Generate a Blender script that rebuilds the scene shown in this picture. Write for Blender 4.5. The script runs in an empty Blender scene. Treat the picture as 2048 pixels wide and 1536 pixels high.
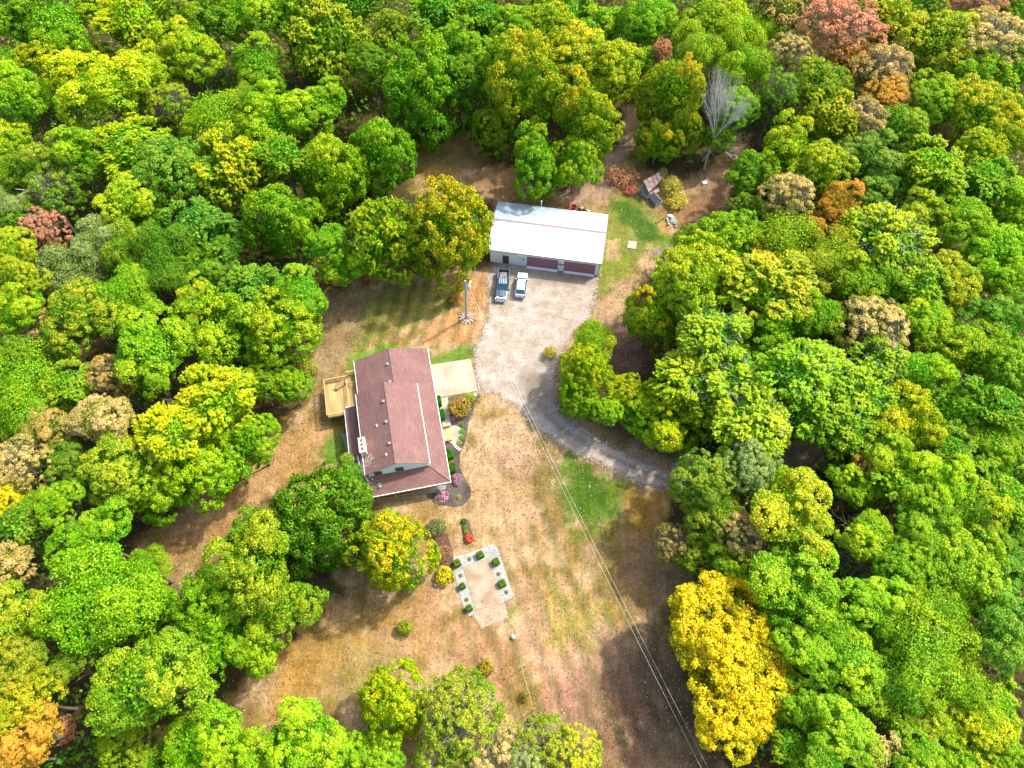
import bpy, math, random
import numpy as np
from mathutils import Vector

random.seed(7)
rng = np.random.default_rng(7)
R = math.radians
scene = bpy.context.scene
COL = scene.collection

# ------------------------------------------------------------------ camera
PITCH, FPX, CAMH = 62.0, 1450.0, 97.0
cam_d = bpy.data.cameras.new("Camera")
cam_d.sensor_fit = 'HORIZONTAL'
cam_d.sensor_width = 36.0
cam_d.lens = 36.0 * FPX / 2048.0
cam_d.clip_start = 1.0
cam_d.clip_end = 4000.0
cam = bpy.data.objects.new("Camera", cam_d)
COL.objects.link(cam)
cam.location = (0, 0, CAMH)
cam.rotation_euler = (R(90.0 - PITCH), 0, 0)
scene.camera = cam

# ------------------------------------------------------------------ sky, sun, exposure
SUN_EL = 50.0
SUN_AZ = 58.0            # clockwise from +Y (picture up) towards +X
world = bpy.data.worlds.new("World")
scene.world = world
world.use_nodes = True
wn = world.node_tree.nodes
wl = world.node_tree.links
wn.clear()
sky = wn.new('ShaderNodeTexSky')
sky.sky_type = 'NISHITA'
sky.sun_disc = False
sky.sun_elevation = R(SUN_EL)
sky.sun_rotation = R(SUN_AZ)
sky.altitude = 200
sky.air_density = 1.0
sky.dust_density = 4.0
sky.ozone_density = 0.3
bg = wn.new('ShaderNodeBackground')
bg.inputs['Strength'].default_value = 0.15
wo = wn.new('ShaderNodeOutputWorld')
wl.new(sky.outputs[0], bg.inputs['Color'])
wl.new(bg.outputs[0], wo.inputs['Surface'])

sun_d = bpy.data.lights.new("Sun", 'SUN')
sun_d.energy = 2.05
sun_d.angle = R(2.0)
sun_d.color = (1.0, 0.95, 0.86)
sun = bpy.data.objects.new("Sun", sun_d)
COL.objects.link(sun)
to_sun = Vector((math.sin(R(SUN_AZ)) * math.cos(R(SUN_EL)), math.cos(R(SUN_AZ)) * math.cos(R(SUN_EL)), math.sin(R(SUN_EL))))
sun.rotation_euler = to_sun.to_track_quat('Z', 'Y').to_euler()
sun.location = (60, 60, 140)

scene.view_settings.view_transform = 'Standard'
scene.view_settings.look = 'None'
scene.view_settings.exposure = 1.7
scene.view_settings.gamma = 1.0
scene.view_settings.use_curve_mapping = False
scene.render.engine = 'CYCLES'
scene.cycles.max_bounces = 6
scene.cycles.transparent_max_bounces = 12
scene.cycles.diffuse_bounces = 3
scene.cycles.use_denoising = True

# ------------------------------------------------------------------ survey: a spot of the place from its bearing
_p = R(PITCH)
_F = np.array([0, math.cos(_p), -math.sin(_p)])
_R = np.array([1.0, 0, 0])
_U = np.array([0, math.sin(_p), math.cos(_p)])


def G(x, y, z=0.0):
    """World point at height z seen at photo pixel (x, y) of 2048x1536."""
    d = _F + _R * (x - 1024.0) / FPX - _U * (y - 768.0) / FPX
    t = (z - CAMH) / d[2]
    return np.array([0, 0, CAMH]) + d * t


def depth_of(w):
    return float((np.asarray(w) - np.array([0, 0, CAMH])) @ _F)


def project(w):
    v = np.asarray(w, float) - np.array([0, 0, CAMH])
    dz = v @ _F
    return 1024 + FPX * (v @ _R) / dz, 768 - FPX * (v @ _U) / dz


# ------------------------------------------------------------------ colours
def lin(c):
    c = c / 255.0
    return c / 12.92 if c <= 0.04045 else ((c + 0.055) / 1.055) ** 2.4


KLIT = 2.38      # what a sunlit flat surface shows per unit of base colour


def A(r, g, b, k=1.0):
    return (min(lin(r) * k / KLIT, 0.85), min(lin(g) * k / KLIT, 0.85), min(lin(b) * k / KLIT, 0.85))


# ------------------------------------------------------------------ materials
def new_mat(name):
    m = bpy.data.materials.new(name)
    m.use_nodes = True
    nt = m.node_tree
    nt.nodes.clear()
    out = nt.nodes.new('ShaderNodeOutputMaterial')
    return m, nt, out


def mat(name, col, rough=0.6, metal=0.0, var=0.18, scale=2.0, bump=0.0, bscale=20.0, fine=0.1, fscale=25.0,
        col2=None, c2scale=1.0, c2lo=0.5, c2hi=0.65, coords='Object', stretch=None):
    m, nt, out = new_mat(name)
    N, L = nt.nodes, nt.links
    b = N.new('ShaderNodeBsdfPrincipled')
    tc = N.new('ShaderNodeTexCoord')
    co = tc.outputs[coords]
    if stretch:
        mpp = N.new('ShaderNodeMapping'); mpp.inputs['Scale'].default_value = stretch
        L.new(co, mpp.inputs['Vector']); co = mpp.outputs[0]
    n1 = N.new('ShaderNodeTexNoise'); n1.inputs['Scale'].default_value = scale; n1.inputs['Detail'].default_value = 6
    n2 = N.new('ShaderNodeTexNoise'); n2.inputs['Scale'].default_value = fscale; n2.inputs['Detail'].default_value = 3
    L.new(co, n1.inputs['Vector']); L.new(co, n2.inputs['Vector'])
    base = None
    if col2 is not None:
        n3 = N.new('ShaderNodeTexNoise'); n3.inputs['Scale'].default_value = c2scale; n3.inputs['Detail'].default_value = 5
        L.new(co, n3.inputs['Vector'])
        mr = N.new('ShaderNodeMapRange'); mr.inputs['From Min'].default_value = c2lo; mr.inputs['From Max'].default_value = c2hi
        L.new(n3.outputs['Fac'], mr.inputs['Value'])
        mx = N.new('ShaderNodeMix'); mx.data_type = 'RGBA'
        L.new(mr.outputs['Result'], mx.inputs['Factor'])
        mx.inputs['A'].default_value = (*col, 1); mx.inputs['B'].default_value = (*col2, 1)
        base = mx.outputs['Result']
    # value = 1 + var*(n1-.5)*2 + fine*(n2-.5)*2
    m1 = N.new('ShaderNodeMath'); m1.operation = 'MULTIPLY_ADD'; m1.inputs[1].default_value = 2 * var; m1.inputs[2].default_value = 1 - var
    L.new(n1.outputs['Fac'], m1.inputs[0])
    m2 = N.new('ShaderNodeMath'); m2.operation = 'MULTIPLY_ADD'; m2.inputs[1].default_value = 2 * fine
    L.new(n2.outputs['Fac'], m2.inputs[0])
    m3 = N.new('ShaderNodeMath'); m3.operation = 'SUBTRACT'; m3.inputs[1].default_value = fine
    L.new(m1.outputs[0], m2.inputs[2]); L.new(m2.outputs[0], m3.inputs[0])
    vm = N.new('ShaderNodeVectorMath'); vm.operation = 'SCALE'
    if base is not None:
        L.new(base, vm.inputs[0])
    else:
        vm.inputs[0].default_value = col
    L.new(m3.outputs[0], vm.inputs['Scale'])
    L.new(vm.outputs[0], b.inputs['Base Color'])
    b.inputs['Roughness'].default_value = rough
    b.inputs['Metallic'].default_value = metal
    if bump > 0:
        nb = N.new('ShaderNodeTexNoise'); nb.inputs['Scale'].default_value = bscale; nb.inputs['Detail'].default_value = 4
        L.new(co, nb.inputs['Vector'])
        bp = N.new('ShaderNodeBump'); bp.inputs['Strength'].default_value = bump; bp.inputs['Distance'].default_value = 0.03
        L.new(nb.outputs['Fac'], bp.inputs['Height'])
        L.new(bp.outputs[0], b.inputs['Normal'])
    L.new(b.outputs[0], out.inputs['Surface'])
    return m


def glass_mat(name, col=(0.02, 0.035, 0.04), rough=0.08):
    m, nt, out = new_mat(name)
    b = nt.nodes.new('ShaderNodeBsdfPrincipled')
    n = nt.nodes.new('ShaderNodeTexNoise'); n.inputs['Scale'].default_value = 3
    r = nt.nodes.new('ShaderNodeMapRange'); r.inputs['To Min'].default_value = rough; r.inputs['To Max'].default_value = rough + 0.08
    nt.links.new(n.outputs['Fac'], r.inputs['Value']); nt.links.new(r.outputs[0], b.inputs['Roughness'])
    b.inputs['Base Color'].default_value = (*col, 1)
    b.inputs['Specular IOR Level'].default_value = 0.8
    nt.links.new(b.outputs[0], out.inputs['Surface'])
    return m


def foliage_mat(name, per_object=True, base=(0.1, 0.2, 0.02), tip=(0.3, 0.3, 0.02)):
    """leaf colour from the thing's own two colours, mixed per leaf clump"""
    m, nt, out = new_mat(name)
    N, L = nt.nodes, nt.links
    at = N.new('ShaderNodeAttribute'); at.attribute_type = 'GEOMETRY'; at.attribute_name = 'leafvar'
    sep = N.new('ShaderNodeSeparateColor'); L.new(at.outputs['Color'], sep.inputs[0])
    mx = N.new('ShaderNodeMix'); mx.data_type = 'RGBA'
    if per_object:
        a = N.new('ShaderNodeAttribute'); a.attribute_type = 'OBJECT'; a.attribute_name = 'leaf_base'
        t = N.new('ShaderNodeAttribute'); t.attribute_type = 'OBJECT'; t.attribute_name = 'leaf_tip'
        L.new(a.outputs['Color'], mx.inputs['A']); L.new(t.outputs['Color'], mx.inputs['B'])
    else:
        mx.inputs['A'].default_value = (*base, 1); mx.inputs['B'].default_value = (*tip, 1)
    tb = N.new('ShaderNodeMath'); tb.operation = 'MULTIPLY_ADD'; tb.inputs[1].default_value = 1.5; tb.use_clamp = True
    L.new(sep.outputs['Red'], tb.inputs[0])
    if per_object:
        tu = N.new('ShaderNodeAttribute'); tu.attribute_type = 'OBJECT'; tu.attribute_name = 'leaf_turn'
        L.new(tu.outputs['Fac'], tb.inputs[2])
    else:
        tb.inputs[2].default_value = -0.25
    L.new(tb.outputs[0], mx.inputs['Factor'])
    # value variation per leaf
    mm = N.new('ShaderNodeMath'); mm.operation = 'MULTIPLY_ADD'; mm.inputs[1].default_value = 1.0; mm.inputs[2].default_value = 0.50
    L.new(sep.outputs['Green'], mm.inputs[0])
    vm = N.new('ShaderNodeVectorMath'); vm.operation = 'SCALE'
    L.new(mx.outputs['Result'], vm.inputs[0]); L.new(mm.outputs[0], vm.inputs['Scale'])
    hs = N.new('ShaderNodeHueSaturation'); hs.inputs['Saturation'].default_value = 1.0
    mh = N.new('ShaderNodeMath'); mh.operation = 'MULTIPLY_ADD'; mh.inputs[1].default_value = 0.05; mh.inputs[2].default_value = 0.475
    L.new(sep.outputs['Blue'], mh.inputs[0]); L.new(mh.outputs[0], hs.inputs['Hue'])
    L.new(vm.outputs[0], hs.inputs['Color'])
    d = N.new('ShaderNodeBsdfDiffuse'); tr = N.new('ShaderNodeBsdfTranslucent'); gl = N.new('ShaderNodeBsdfGlossy')
    gl.inputs['Roughness'].default_value = 0.45
    L.new(hs.outputs[0], d.inputs['Color'])
    L.new(hs.outputs[0], tr.inputs['Color'])
    gl.inputs['Color'].default_value = (1, 1, 1, 1)
    m1 = N.new('ShaderNodeMixShader'); m1.inputs[0].default_value = 0.38
    L.new(d.outputs[0], m1.inputs[1]); L.new(tr.outputs[0], m1.inputs[2])
    m2 = N.new('ShaderNodeMixShader'); m2.inputs[0].default_value = 0.01
    L.new(m1.outputs[0], m2.inputs[1]); L.new(gl.outputs[0], m2.inputs[2])
    L.new(m2.outputs[0], out.inputs['Surface'])
    return m


M = {}
M['leaf'] = foliage_mat('leaves')
M['bark'] = mat('bark', (0.16, 0.13, 0.10), 0.9, var=0.35, scale=3, bump=0.5, bscale=12)
M['deadbark'] = mat('pale_dead_bark', (0.46, 0.43, 0.38), 0.9, var=0.3, scale=3)
M['twig'] = mat('twig_bark', (0.22, 0.19, 0.14), 0.9, var=0.3, scale=3)
M['siding'] = mat('pale_siding', (0.70, 0.76, 0.71), 0.55, var=0.06, scale=0.7, fine=0.04)
M['white'] = mat('white_paint', (0.78, 0.78, 0.76), 0.45, var=0.06, scale=1.2, fine=0.05)
M['cream'] = mat('cream_render', (0.62, 0.56, 0.42), 0.8, var=0.12, scale=2, bump=0.2)
M['clay'] = mat('red_clay', (0.50, 0.07, 0.03), 0.8, var=0.2)
M['dark'] = mat('dark_hole', (0.012, 0.011, 0.010), 0.8)
M['black'] = mat('black_rubber', (0.018, 0.018, 0.018), 0.75, var=0.3)
M['glass'] = glass_mat('window_glass')
M['carglass'] = glass_mat('teal_car_glass', (0.015, 0.06, 0.075), 0.06)
M['newwood'] = mat('fresh_deck_wood', A(250, 216, 140), 0.7, var=0.16, scale=1.5, fine=0.2, fscale=12)
M['oldwood'] = mat('weathered_deck_wood', A(206, 170, 106), 0.75, var=0.2, scale=1.5, fine=0.2, fscale=12)
M['porchwood'] = mat('stained_porch_wood', A(250, 200, 110), 0.7, var=0.25, scale=2)
M['greywood'] = mat('grey_weathered_boards', (0.16, 0.15, 0.14), 0.9, var=0.35, scale=3, bump=0.3)
M['concrete'] = mat('pale_concrete', A(226, 216, 186), 0.85, var=0.1, scale=0.6, fine=0.08, fscale=14, bump=0.1,
                    col2=A(196, 186, 158), c2scale=0.45, c2lo=0.45, c2hi=0.7)
M['greyconcrete'] = mat('grey_concrete', A(176, 186, 176), 0.85, var=0.1, scale=0.8, fine=0.08)
M['metalwhite'] = mat('bright_galvalume', (0.78, 0.80, 0.82), 0.38, metal=0.25, var=0.04, scale=0.4, fine=0.03, fscale=8)
M['metalblue'] = mat('sky_tinted_galvalume', (0.50, 0.57, 0.62), 0.35, metal=0.55, var=0.16, scale=0.5, fine=0.1, fscale=6)  # roof metal with the sky's reflection put into its colour
M['trim'] = mat('mauve_trim_metal', (0.24, 0.17, 0.175), 0.5, var=0.1)
M['door'] = mat('maroon_steel_door', (0.27, 0.115, 0.145), 0.5, var=0.08)
M['doordark'] = mat('brown_steel_door', (0.075, 0.05, 0.04), 0.5, var=0.15)
M['rust'] = mat('rusty_brown_roofing', (0.24, 0.15, 0.13), 0.85, var=0.4, scale=2.5, fine=0.3, fscale=9,
                col2=(0.34, 0.26, 0.22), c2scale=1.5)
M['greyroof'] = mat('slate_grey_roofing', (0.17, 0.18, 0.18), 0.8, var=0.3, scale=3)
M['truck'] = mat('slate_blue_car_paint', (0.10, 0.125, 0.17), 0.28, metal=0.55, var=0.05)
M['truckdark'] = mat('dark_bed_liner', (0.03, 0.05, 0.09), 0.7, var=0.3)
M['suv'] = mat('silver_blue_car_paint', (0.50, 0.58, 0.68), 0.25, metal=0.5, var=0.03)
M['chrome'] = mat('chrome', (0.85, 0.85, 0.86), 0.15, metal=1.0, var=0.03)
M['lamp'] = mat('clear_lamp_lens', (0.85, 0.87, 0.9), 0.12, var=0.02)
M['redlamp'] = mat('red_lamp_lens', (0.4, 0.02, 0.02), 0.2, var=0.05)
M['steel'] = mat('grey_steel', (0.42, 0.46, 0.47), 0.45, metal=0.4, var=0.1)
M['pole'] = mat('grey_utility_pole_wood', (0.30, 0.31, 0.31), 0.8, var=0.2, scale=6)
M['wire'] = mat('pale_aluminium_wire', (0.55, 0.52, 0.44), 0.5, var=0.1)
M['stone'] = mat('pinkish_field_stone', (0.36, 0.28, 0.25), 0.9, var=0.35, scale=5, bump=0.4)
M['palestone'] = mat('pale_flagstone', (0.68, 0.64, 0.58), 0.85, var=0.12, scale=5)
M['greystone'] = mat('grey_green_rubble', (0.30, 0.31, 0.27), 0.9, var=0.5, scale=2, bump=0.4)
M['mulch'] = mat('dark_slate_mulch', (0.085, 0.085, 0.095), 0.95, var=0.4, scale=4, fine=0.6, fscale=22, bump=0.8, bscale=18)
M['redplastic'] = mat('red_plastic', (0.62, 0.02, 0.06), 0.4, var=0.1)
M['purple'] = mat('purple_cloth', (0.22, 0.07, 0.28), 0.8, var=0.5, scale=10)
M['lumber'] = mat('fresh_lumber', A(255, 222, 160), 0.7, var=0.1)
M['soil'] = mat('dark_soil', (0.07, 0.055, 0.045), 0.95, var=0.5, scale=5)

# ------------------------------------------------------------------ asphalt shingle material
def shingle_mat(name, col):
    m, nt, out = new_mat(name)
    N, L = nt.nodes, nt.links
    b = N.new('ShaderNodeBsdfPrincipled'); b.inputs['Roughness'].default_value = 0.88
    uv = N.new('ShaderNodeUVMap'); uv.uv_map = 'UVMap'
    br = N.new('ShaderNodeTexBrick')
    br.inputs['Scale'].default_value = 1.0
    br.inputs['Brick Width'].default_value = 0.62
    br.inputs['Row Height'].default_value = 0.30
    br.inputs['Mortar Size'].default_value = 0.022
    br.inputs['Mortar Smooth'].default_value = 0.4
    br.inputs['Bias'].default_value = 0.0
    br.inputs['Color1'].default_value = (*[c * 1.10 for c in col], 1)
    br.inputs['Color2'].default_value = (*[c * 0.86 for c in col], 1)
    br.inputs['Mortar'].default_value = (*[c * 0.55 for c in col], 1)
    L.new(uv.outputs[0], br.inputs['Vector'])
    n = N.new('ShaderNodeTexNoise'); n.inputs['Scale'].default_value = 0.35; n.inputs['Detail'].default_value = 8
    L.new(uv.outputs[0], n.inputs['Vector'])
    n2 = N.new('ShaderNodeTexNoise'); n2.inputs['Scale'].default_value = 5.0; n2.inputs['Detail'].default_value = 5
    L.new(uv.outputs[0], n2.inputs['Vector'])
    a = N.new('ShaderNodeMath'); a.operation = 'MULTIPLY_ADD'; a.inputs[1].default_value = 0.7; a.inputs[2].default_value = 0.45
    L.new(n.outputs['Fac'], a.inputs[0])
    a2 = N.new('ShaderNodeMath'); a2.operation = 'MULTIPLY_ADD'; a2.inputs[1].default_value = 0.4
    L.new(n2.outputs['Fac'], a2.inputs[0]); L.new(a.outputs[0], a2.inputs[2])
    vm = N.new('ShaderNodeVectorMath'); vm.operation = 'SCALE'
    L.new(br.outputs['Color'], vm.inputs[0]); L.new(a2.outputs[0], vm.inputs['Scale'])
    L.new(vm.outputs[0], b.inputs['Base Color'])
    bp = N.new('ShaderNodeBump'); bp.inputs['Strength'].default_value = 0.35; bp.inputs['Distance'].default_value = 0.02; bp.invert = True
    L.new(br.outputs['Fac'], bp.inputs['Height']); L.new(bp.outputs[0], b.inputs['Normal'])
    L.new(b.outputs[0], out.inputs['Surface'])
    return m


M['shingle'] = shingle_mat('red_brown_shingles', (0.166, 0.085, 0.073))

# ------------------------------------------------------------------ mesh helpers
class MB:
    def __init__(self):
        self.v = []; self.f = []; self.uv = None

    def add(self, verts, faces):
        o = len(self.v)
        self.v += [tuple(map(float, p)) for p in verts]
        self.f += [tuple(i + o for i in f) for f in faces]
        return self

    def box(self, c, s, rz=0.0, rx=0.0, ry=0.0, taper=1.0):
        hx, hy, hz = s[0] / 2, s[1] / 2, s[2] / 2
        pts = []
        for z in (-hz, hz):
            k = taper if z > 0 else 1.0
            for x, y in ((-hx, -hy), (hx, -hy), (hx, hy), (-hx, hy)):
                pts.append([x * k, y * k, z])
        P = np.array(pts)
        if rx:
            c_, s_ = math.cos(rx), math.sin(rx); P = P @ np.array([[1, 0, 0], [0, c_, s_], [0, -s_, c_]])
        if ry:
            c_, s_ = math.cos(ry), math.sin(ry); P = P @ np.array([[c_, 0, -s_], [0, 1, 0], [s_, 0, c_]])
        if rz:
            c_, s_ = math.cos(rz), math.sin(rz); P = P @ np.array([[c_, s_, 0], [-s_, c_, 0], [0, 0, 1]])
        P = P + np.array(c)
        return self.add(P, [(0, 3, 2, 1), (4, 5, 6, 7), (0, 1, 5, 4), (1, 2, 6, 5), (2, 3, 7, 6), (3, 0, 4, 7)])

    def tube(self, a, b, r0, r1=None, n=8, caps=True):
        r1 = r0 if r1 is None else r1
        a = np.array(a, float); b = np.array(b, float)
        d = b - a; L_ = np.linalg.norm(d)
        if L_ < 1e-6: return self
        d /= L_
        u = np.cross(d, [0, 0, 1.0]) if abs(d[2]) < 0.95 else np.cross(d, [1.0, 0, 0])
        u /= np.linalg.norm(u); w = np.cross(d, u)
        v = []
        for p, r in ((a, r0), (b, r1)):
            for k in range(n):
                t = 2 * math.pi * k / n
                v.append(p + (u * math.cos(t) + w * math.sin(t)) * r)
        f = [(k, (k + 1) % n, n + (k + 1) % n, n + k) for k in range(n)]
        if caps:
            f += [tuple(range(n))[::-1], tuple(range(n, 2 * n))]
        return self.add(v, f)

    def prism(self, poly, z0, z1):
        n = len(poly)
        v = [(x, y, z0) for x, y in poly] + [(x, y, z1) for x, y in poly]
        f = [tuple(range(n))[::-1], tuple(range(n, 2 * n))] + [(k, (k + 1) % n, n + (k + 1) % n, n + k) for k in range(n)]
        return self.add(v, f)

    def slab(self, top, th):
        """a sloping plate: top polygon (counter-clockwise seen from above) and its underside th below"""
        n = len(top)
        v = [tuple(p) for p in top] + [(p[0], p[1], p[2] - th) for p in top]
        f = [tuple(range(n)), tuple(range(n, 2 * n))[::-1]] + [(n + k, n + (k + 1) % n, (k + 1) % n, k) for k in range(n)]
        return self.add(v, f)

    def blob(self, c, s, seed=0, sub=1, rough=0.2):
        t = (1 + 5 ** 0.5) / 2
        V = [(-1, t, 0), (1, t, 0), (-1, -t, 0), (1, -t, 0), (0, -1, t), (0, 1, t), (0, -1, -t), (0, 1, -t), (t, 0, -1), (t, 0, 1), (-t, 0, -1), (-t, 0, 1)]
        Fc = [(0, 11, 5), (0, 5, 1), (0, 1, 7), (0, 7, 10), (0, 10, 11), (1, 5, 9), (5, 11, 4), (11, 10, 2), (10, 7, 6), (7, 1, 8),
              (3, 9, 4), (3, 4, 2), (3, 2, 6), (3, 6, 8), (3, 8, 9), (4, 9, 5), (2, 4, 11), (6, 2, 10), (8, 6, 7), (9, 8, 1)]
        V = [np.array(p) / np.linalg.norm(p) for p in V]
        for _ in range(sub):
            cache = {}; nf = []
            def mid(a, b):
                k = (min(a, b), max(a, b))
                if k not in cache:
                    m_ = V[a] + V[b]; V.append(m_ / np.linalg.norm(m_)); cache[k] = len(V) - 1
                return cache[k]
            for a, b, c_ in Fc:
                ab, bc, ca = mid(a, b), mid(b, c_), mid(c_, a)
                nf += [(a, ab, ca), (b, bc, ab), (c_, ca, bc), (ab, bc, ca)]
            Fc = nf
        rr = np.random.default_rng(seed)
        P = np.array(V) * (1 + rough * (rr.random((len(V), 1)) - 0.5) * 2)
        P = P * np.array(s) + np.array(c)
        return self.add(P, Fc)

    def mesh(self, name, m, smooth=False, uvmode=None):
        me = bpy.data.meshes.new(name)
        me.from_pydata(self.v, [], self.f)
        me.materials.append(m)
        if smooth:
            me.shade_smooth()
        if uvmode == 'roof':
            uvl = me.uv_layers.new(name='UVMap')
            for p in me.polygons:
                nrm = p.normal
                hz = Vector((nrm.x, nrm.y, 0))
                if hz.length < 1e-3: hz = Vector((1, 0, 0))
                hz.normalize()
                along = Vector((-hz.y, hz.x, 0))
                up = nrm.cross(along)
                for li in p.loop_indices:
                    co = me.vertices[me.loops[li].vertex_index].co
                    uvl.data[li].uv = (co.dot(along), co.dot(up))
        me.update()
        return me

    def build(self, name, m, parent=None, smooth=False, uvmode=None):
        o = bpy.data.objects.new(name, self.mesh(name, m, smooth, uvmode))
        COL.objects.link(o)
        if parent is not None:
            o.parent = parent
        return o


def link_mesh(name, me, parent=None, loc=(0, 0, 0), rz=0.0, scale=(1, 1, 1)):
    o = bpy.data.objects.new(name, me)
    COL.objects.link(o)
    o.location = loc; o.rotation_euler = (0, 0, rz); o.scale = scale
    if parent is not None: o.parent = parent
    return o


def thing(name, label, cat, loc=(0, 0, 0), rz=0.0, group=None):
    o = bpy.data.objects.new(name, None)
    COL.objects.link(o)
    o.empty_display_size = 0.3
    o.location = loc; o.rotation_euler = (0, 0, rz)
    o['label'] = label; o['category'] = cat
    if group: o['group'] = group
    return o


def tag(o, label=None, cat=None, group=None, kind=None):
    if label: o['label'] = label
    if cat: o['category'] = cat
    if group: o['group'] = group
    if kind: o['kind'] = kind
    return o


# ------------------------------------------------------------------ value noise for the ground painting
def _hash(ix, iy, s):
    h = (ix.astype(np.int64) * 374761393 + iy.astype(np.int64) * 668265263 + s * 974711) & 0x7fffffff
    h = ((h ^ (h >> 13)) * 1274126177) & 0x7fffffff
    return (h & 0xffff) / 65535.0


def vnoise(x, y, s=0):
    ix = np.floor(x); iy = np.floor(y)
    fx = x - ix; fy = y - iy
    fx = fx * fx * (3 - 2 * fx); fy = fy * fy * (3 - 2 * fy)
    a = _hash(ix, iy, s); b = _hash(ix + 1, iy, s); c = _hash(ix, iy + 1, s); d = _hash(ix + 1, iy + 1, s)
    return a * (1 - fx) * (1 - fy) + b * fx * (1 - fy) + c * (1 - fx) * fy + d * fx * fy


def fbm(x, y, s=0, o=4):
    t = np.zeros_like(x); a = 0.5; n = 0
    for k in range(o):
        t += a * vnoise(x * 2 ** k, y * 2 ** k, s + k); n += a; a *= 0.55
    return t / n


def sdist(X, Y, poly):
    """signed distance to polygon, positive inside"""
    P = np.array(poly, float)
    n = len(P)
    d = np.full(X.shape, 1e9); inside = np.zeros(X.shape, bool)
    for i in range(n):
        x0, y0 = P[i]; x1, y1 = P[(i + 1) % n]
        ex, ey = x1 - x0, y1 - y0
        t = np.clip(((X - x0) * ex + (Y - y0) * ey) / (ex * ex + ey * ey + 1e-12), 0, 1)
        dd = np.hypot(X - x0 - t * ex, Y - y0 - t * ey)
        d = np.minimum(d, dd)
        c = ((y0 > Y) != (y1 > Y)) & (X < (x1 - x0) * (Y - y0) / (y1 - y0 + 1e-12) + x0)
        inside ^= c
    return np.where(inside, d, -d)


def gp(pts):
    return [tuple(G(x, y)[:2]) for x, y in pts]


# ------------------------------------------------------------------ ground sheet
def axis(lo, hi, flo, fhi, step):
    a = [flo - 1.5 ** k * 2 for k in range(1, 30) if flo - 1.5 ** k * 2 > lo][::-1]
    b = [fhi + 1.5 ** k * 2 for k in range(1, 30) if fhi + 1.5 ** k * 2 < hi]
    return np.array([lo] + a + list(np.arange(flo, fhi + 1e-6, step)) + b + [hi])


CLEARING = gp([(640, 600), (740, 560), (985, 525), (985, 400), (830, 380), (820, 300), (940, 265), (990, 340), (1160, 400), (1240, 300), (1250, 210), (1300, 220),
               (1280, 330), (1380, 350), (1500, 270), (1450, 430), (1380, 470), (1330, 540), (1260, 600), (1250, 700), (1300, 740), (1200, 780),
               (1180, 830), (1370, 915), (1400, 960), (1330, 1050), (1380, 1170), (1320, 1230), (1380, 1440), (1440, 1560),
               (1100, 1600), (480, 1600), (440, 1430), (480, 1370), (640, 1270), (650, 1190), (700, 1180), (540, 1000), (420, 1130), (330, 1190), (270, 1080), (430, 970),
               (560, 850), (620, 790), (640, 700)])
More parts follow.
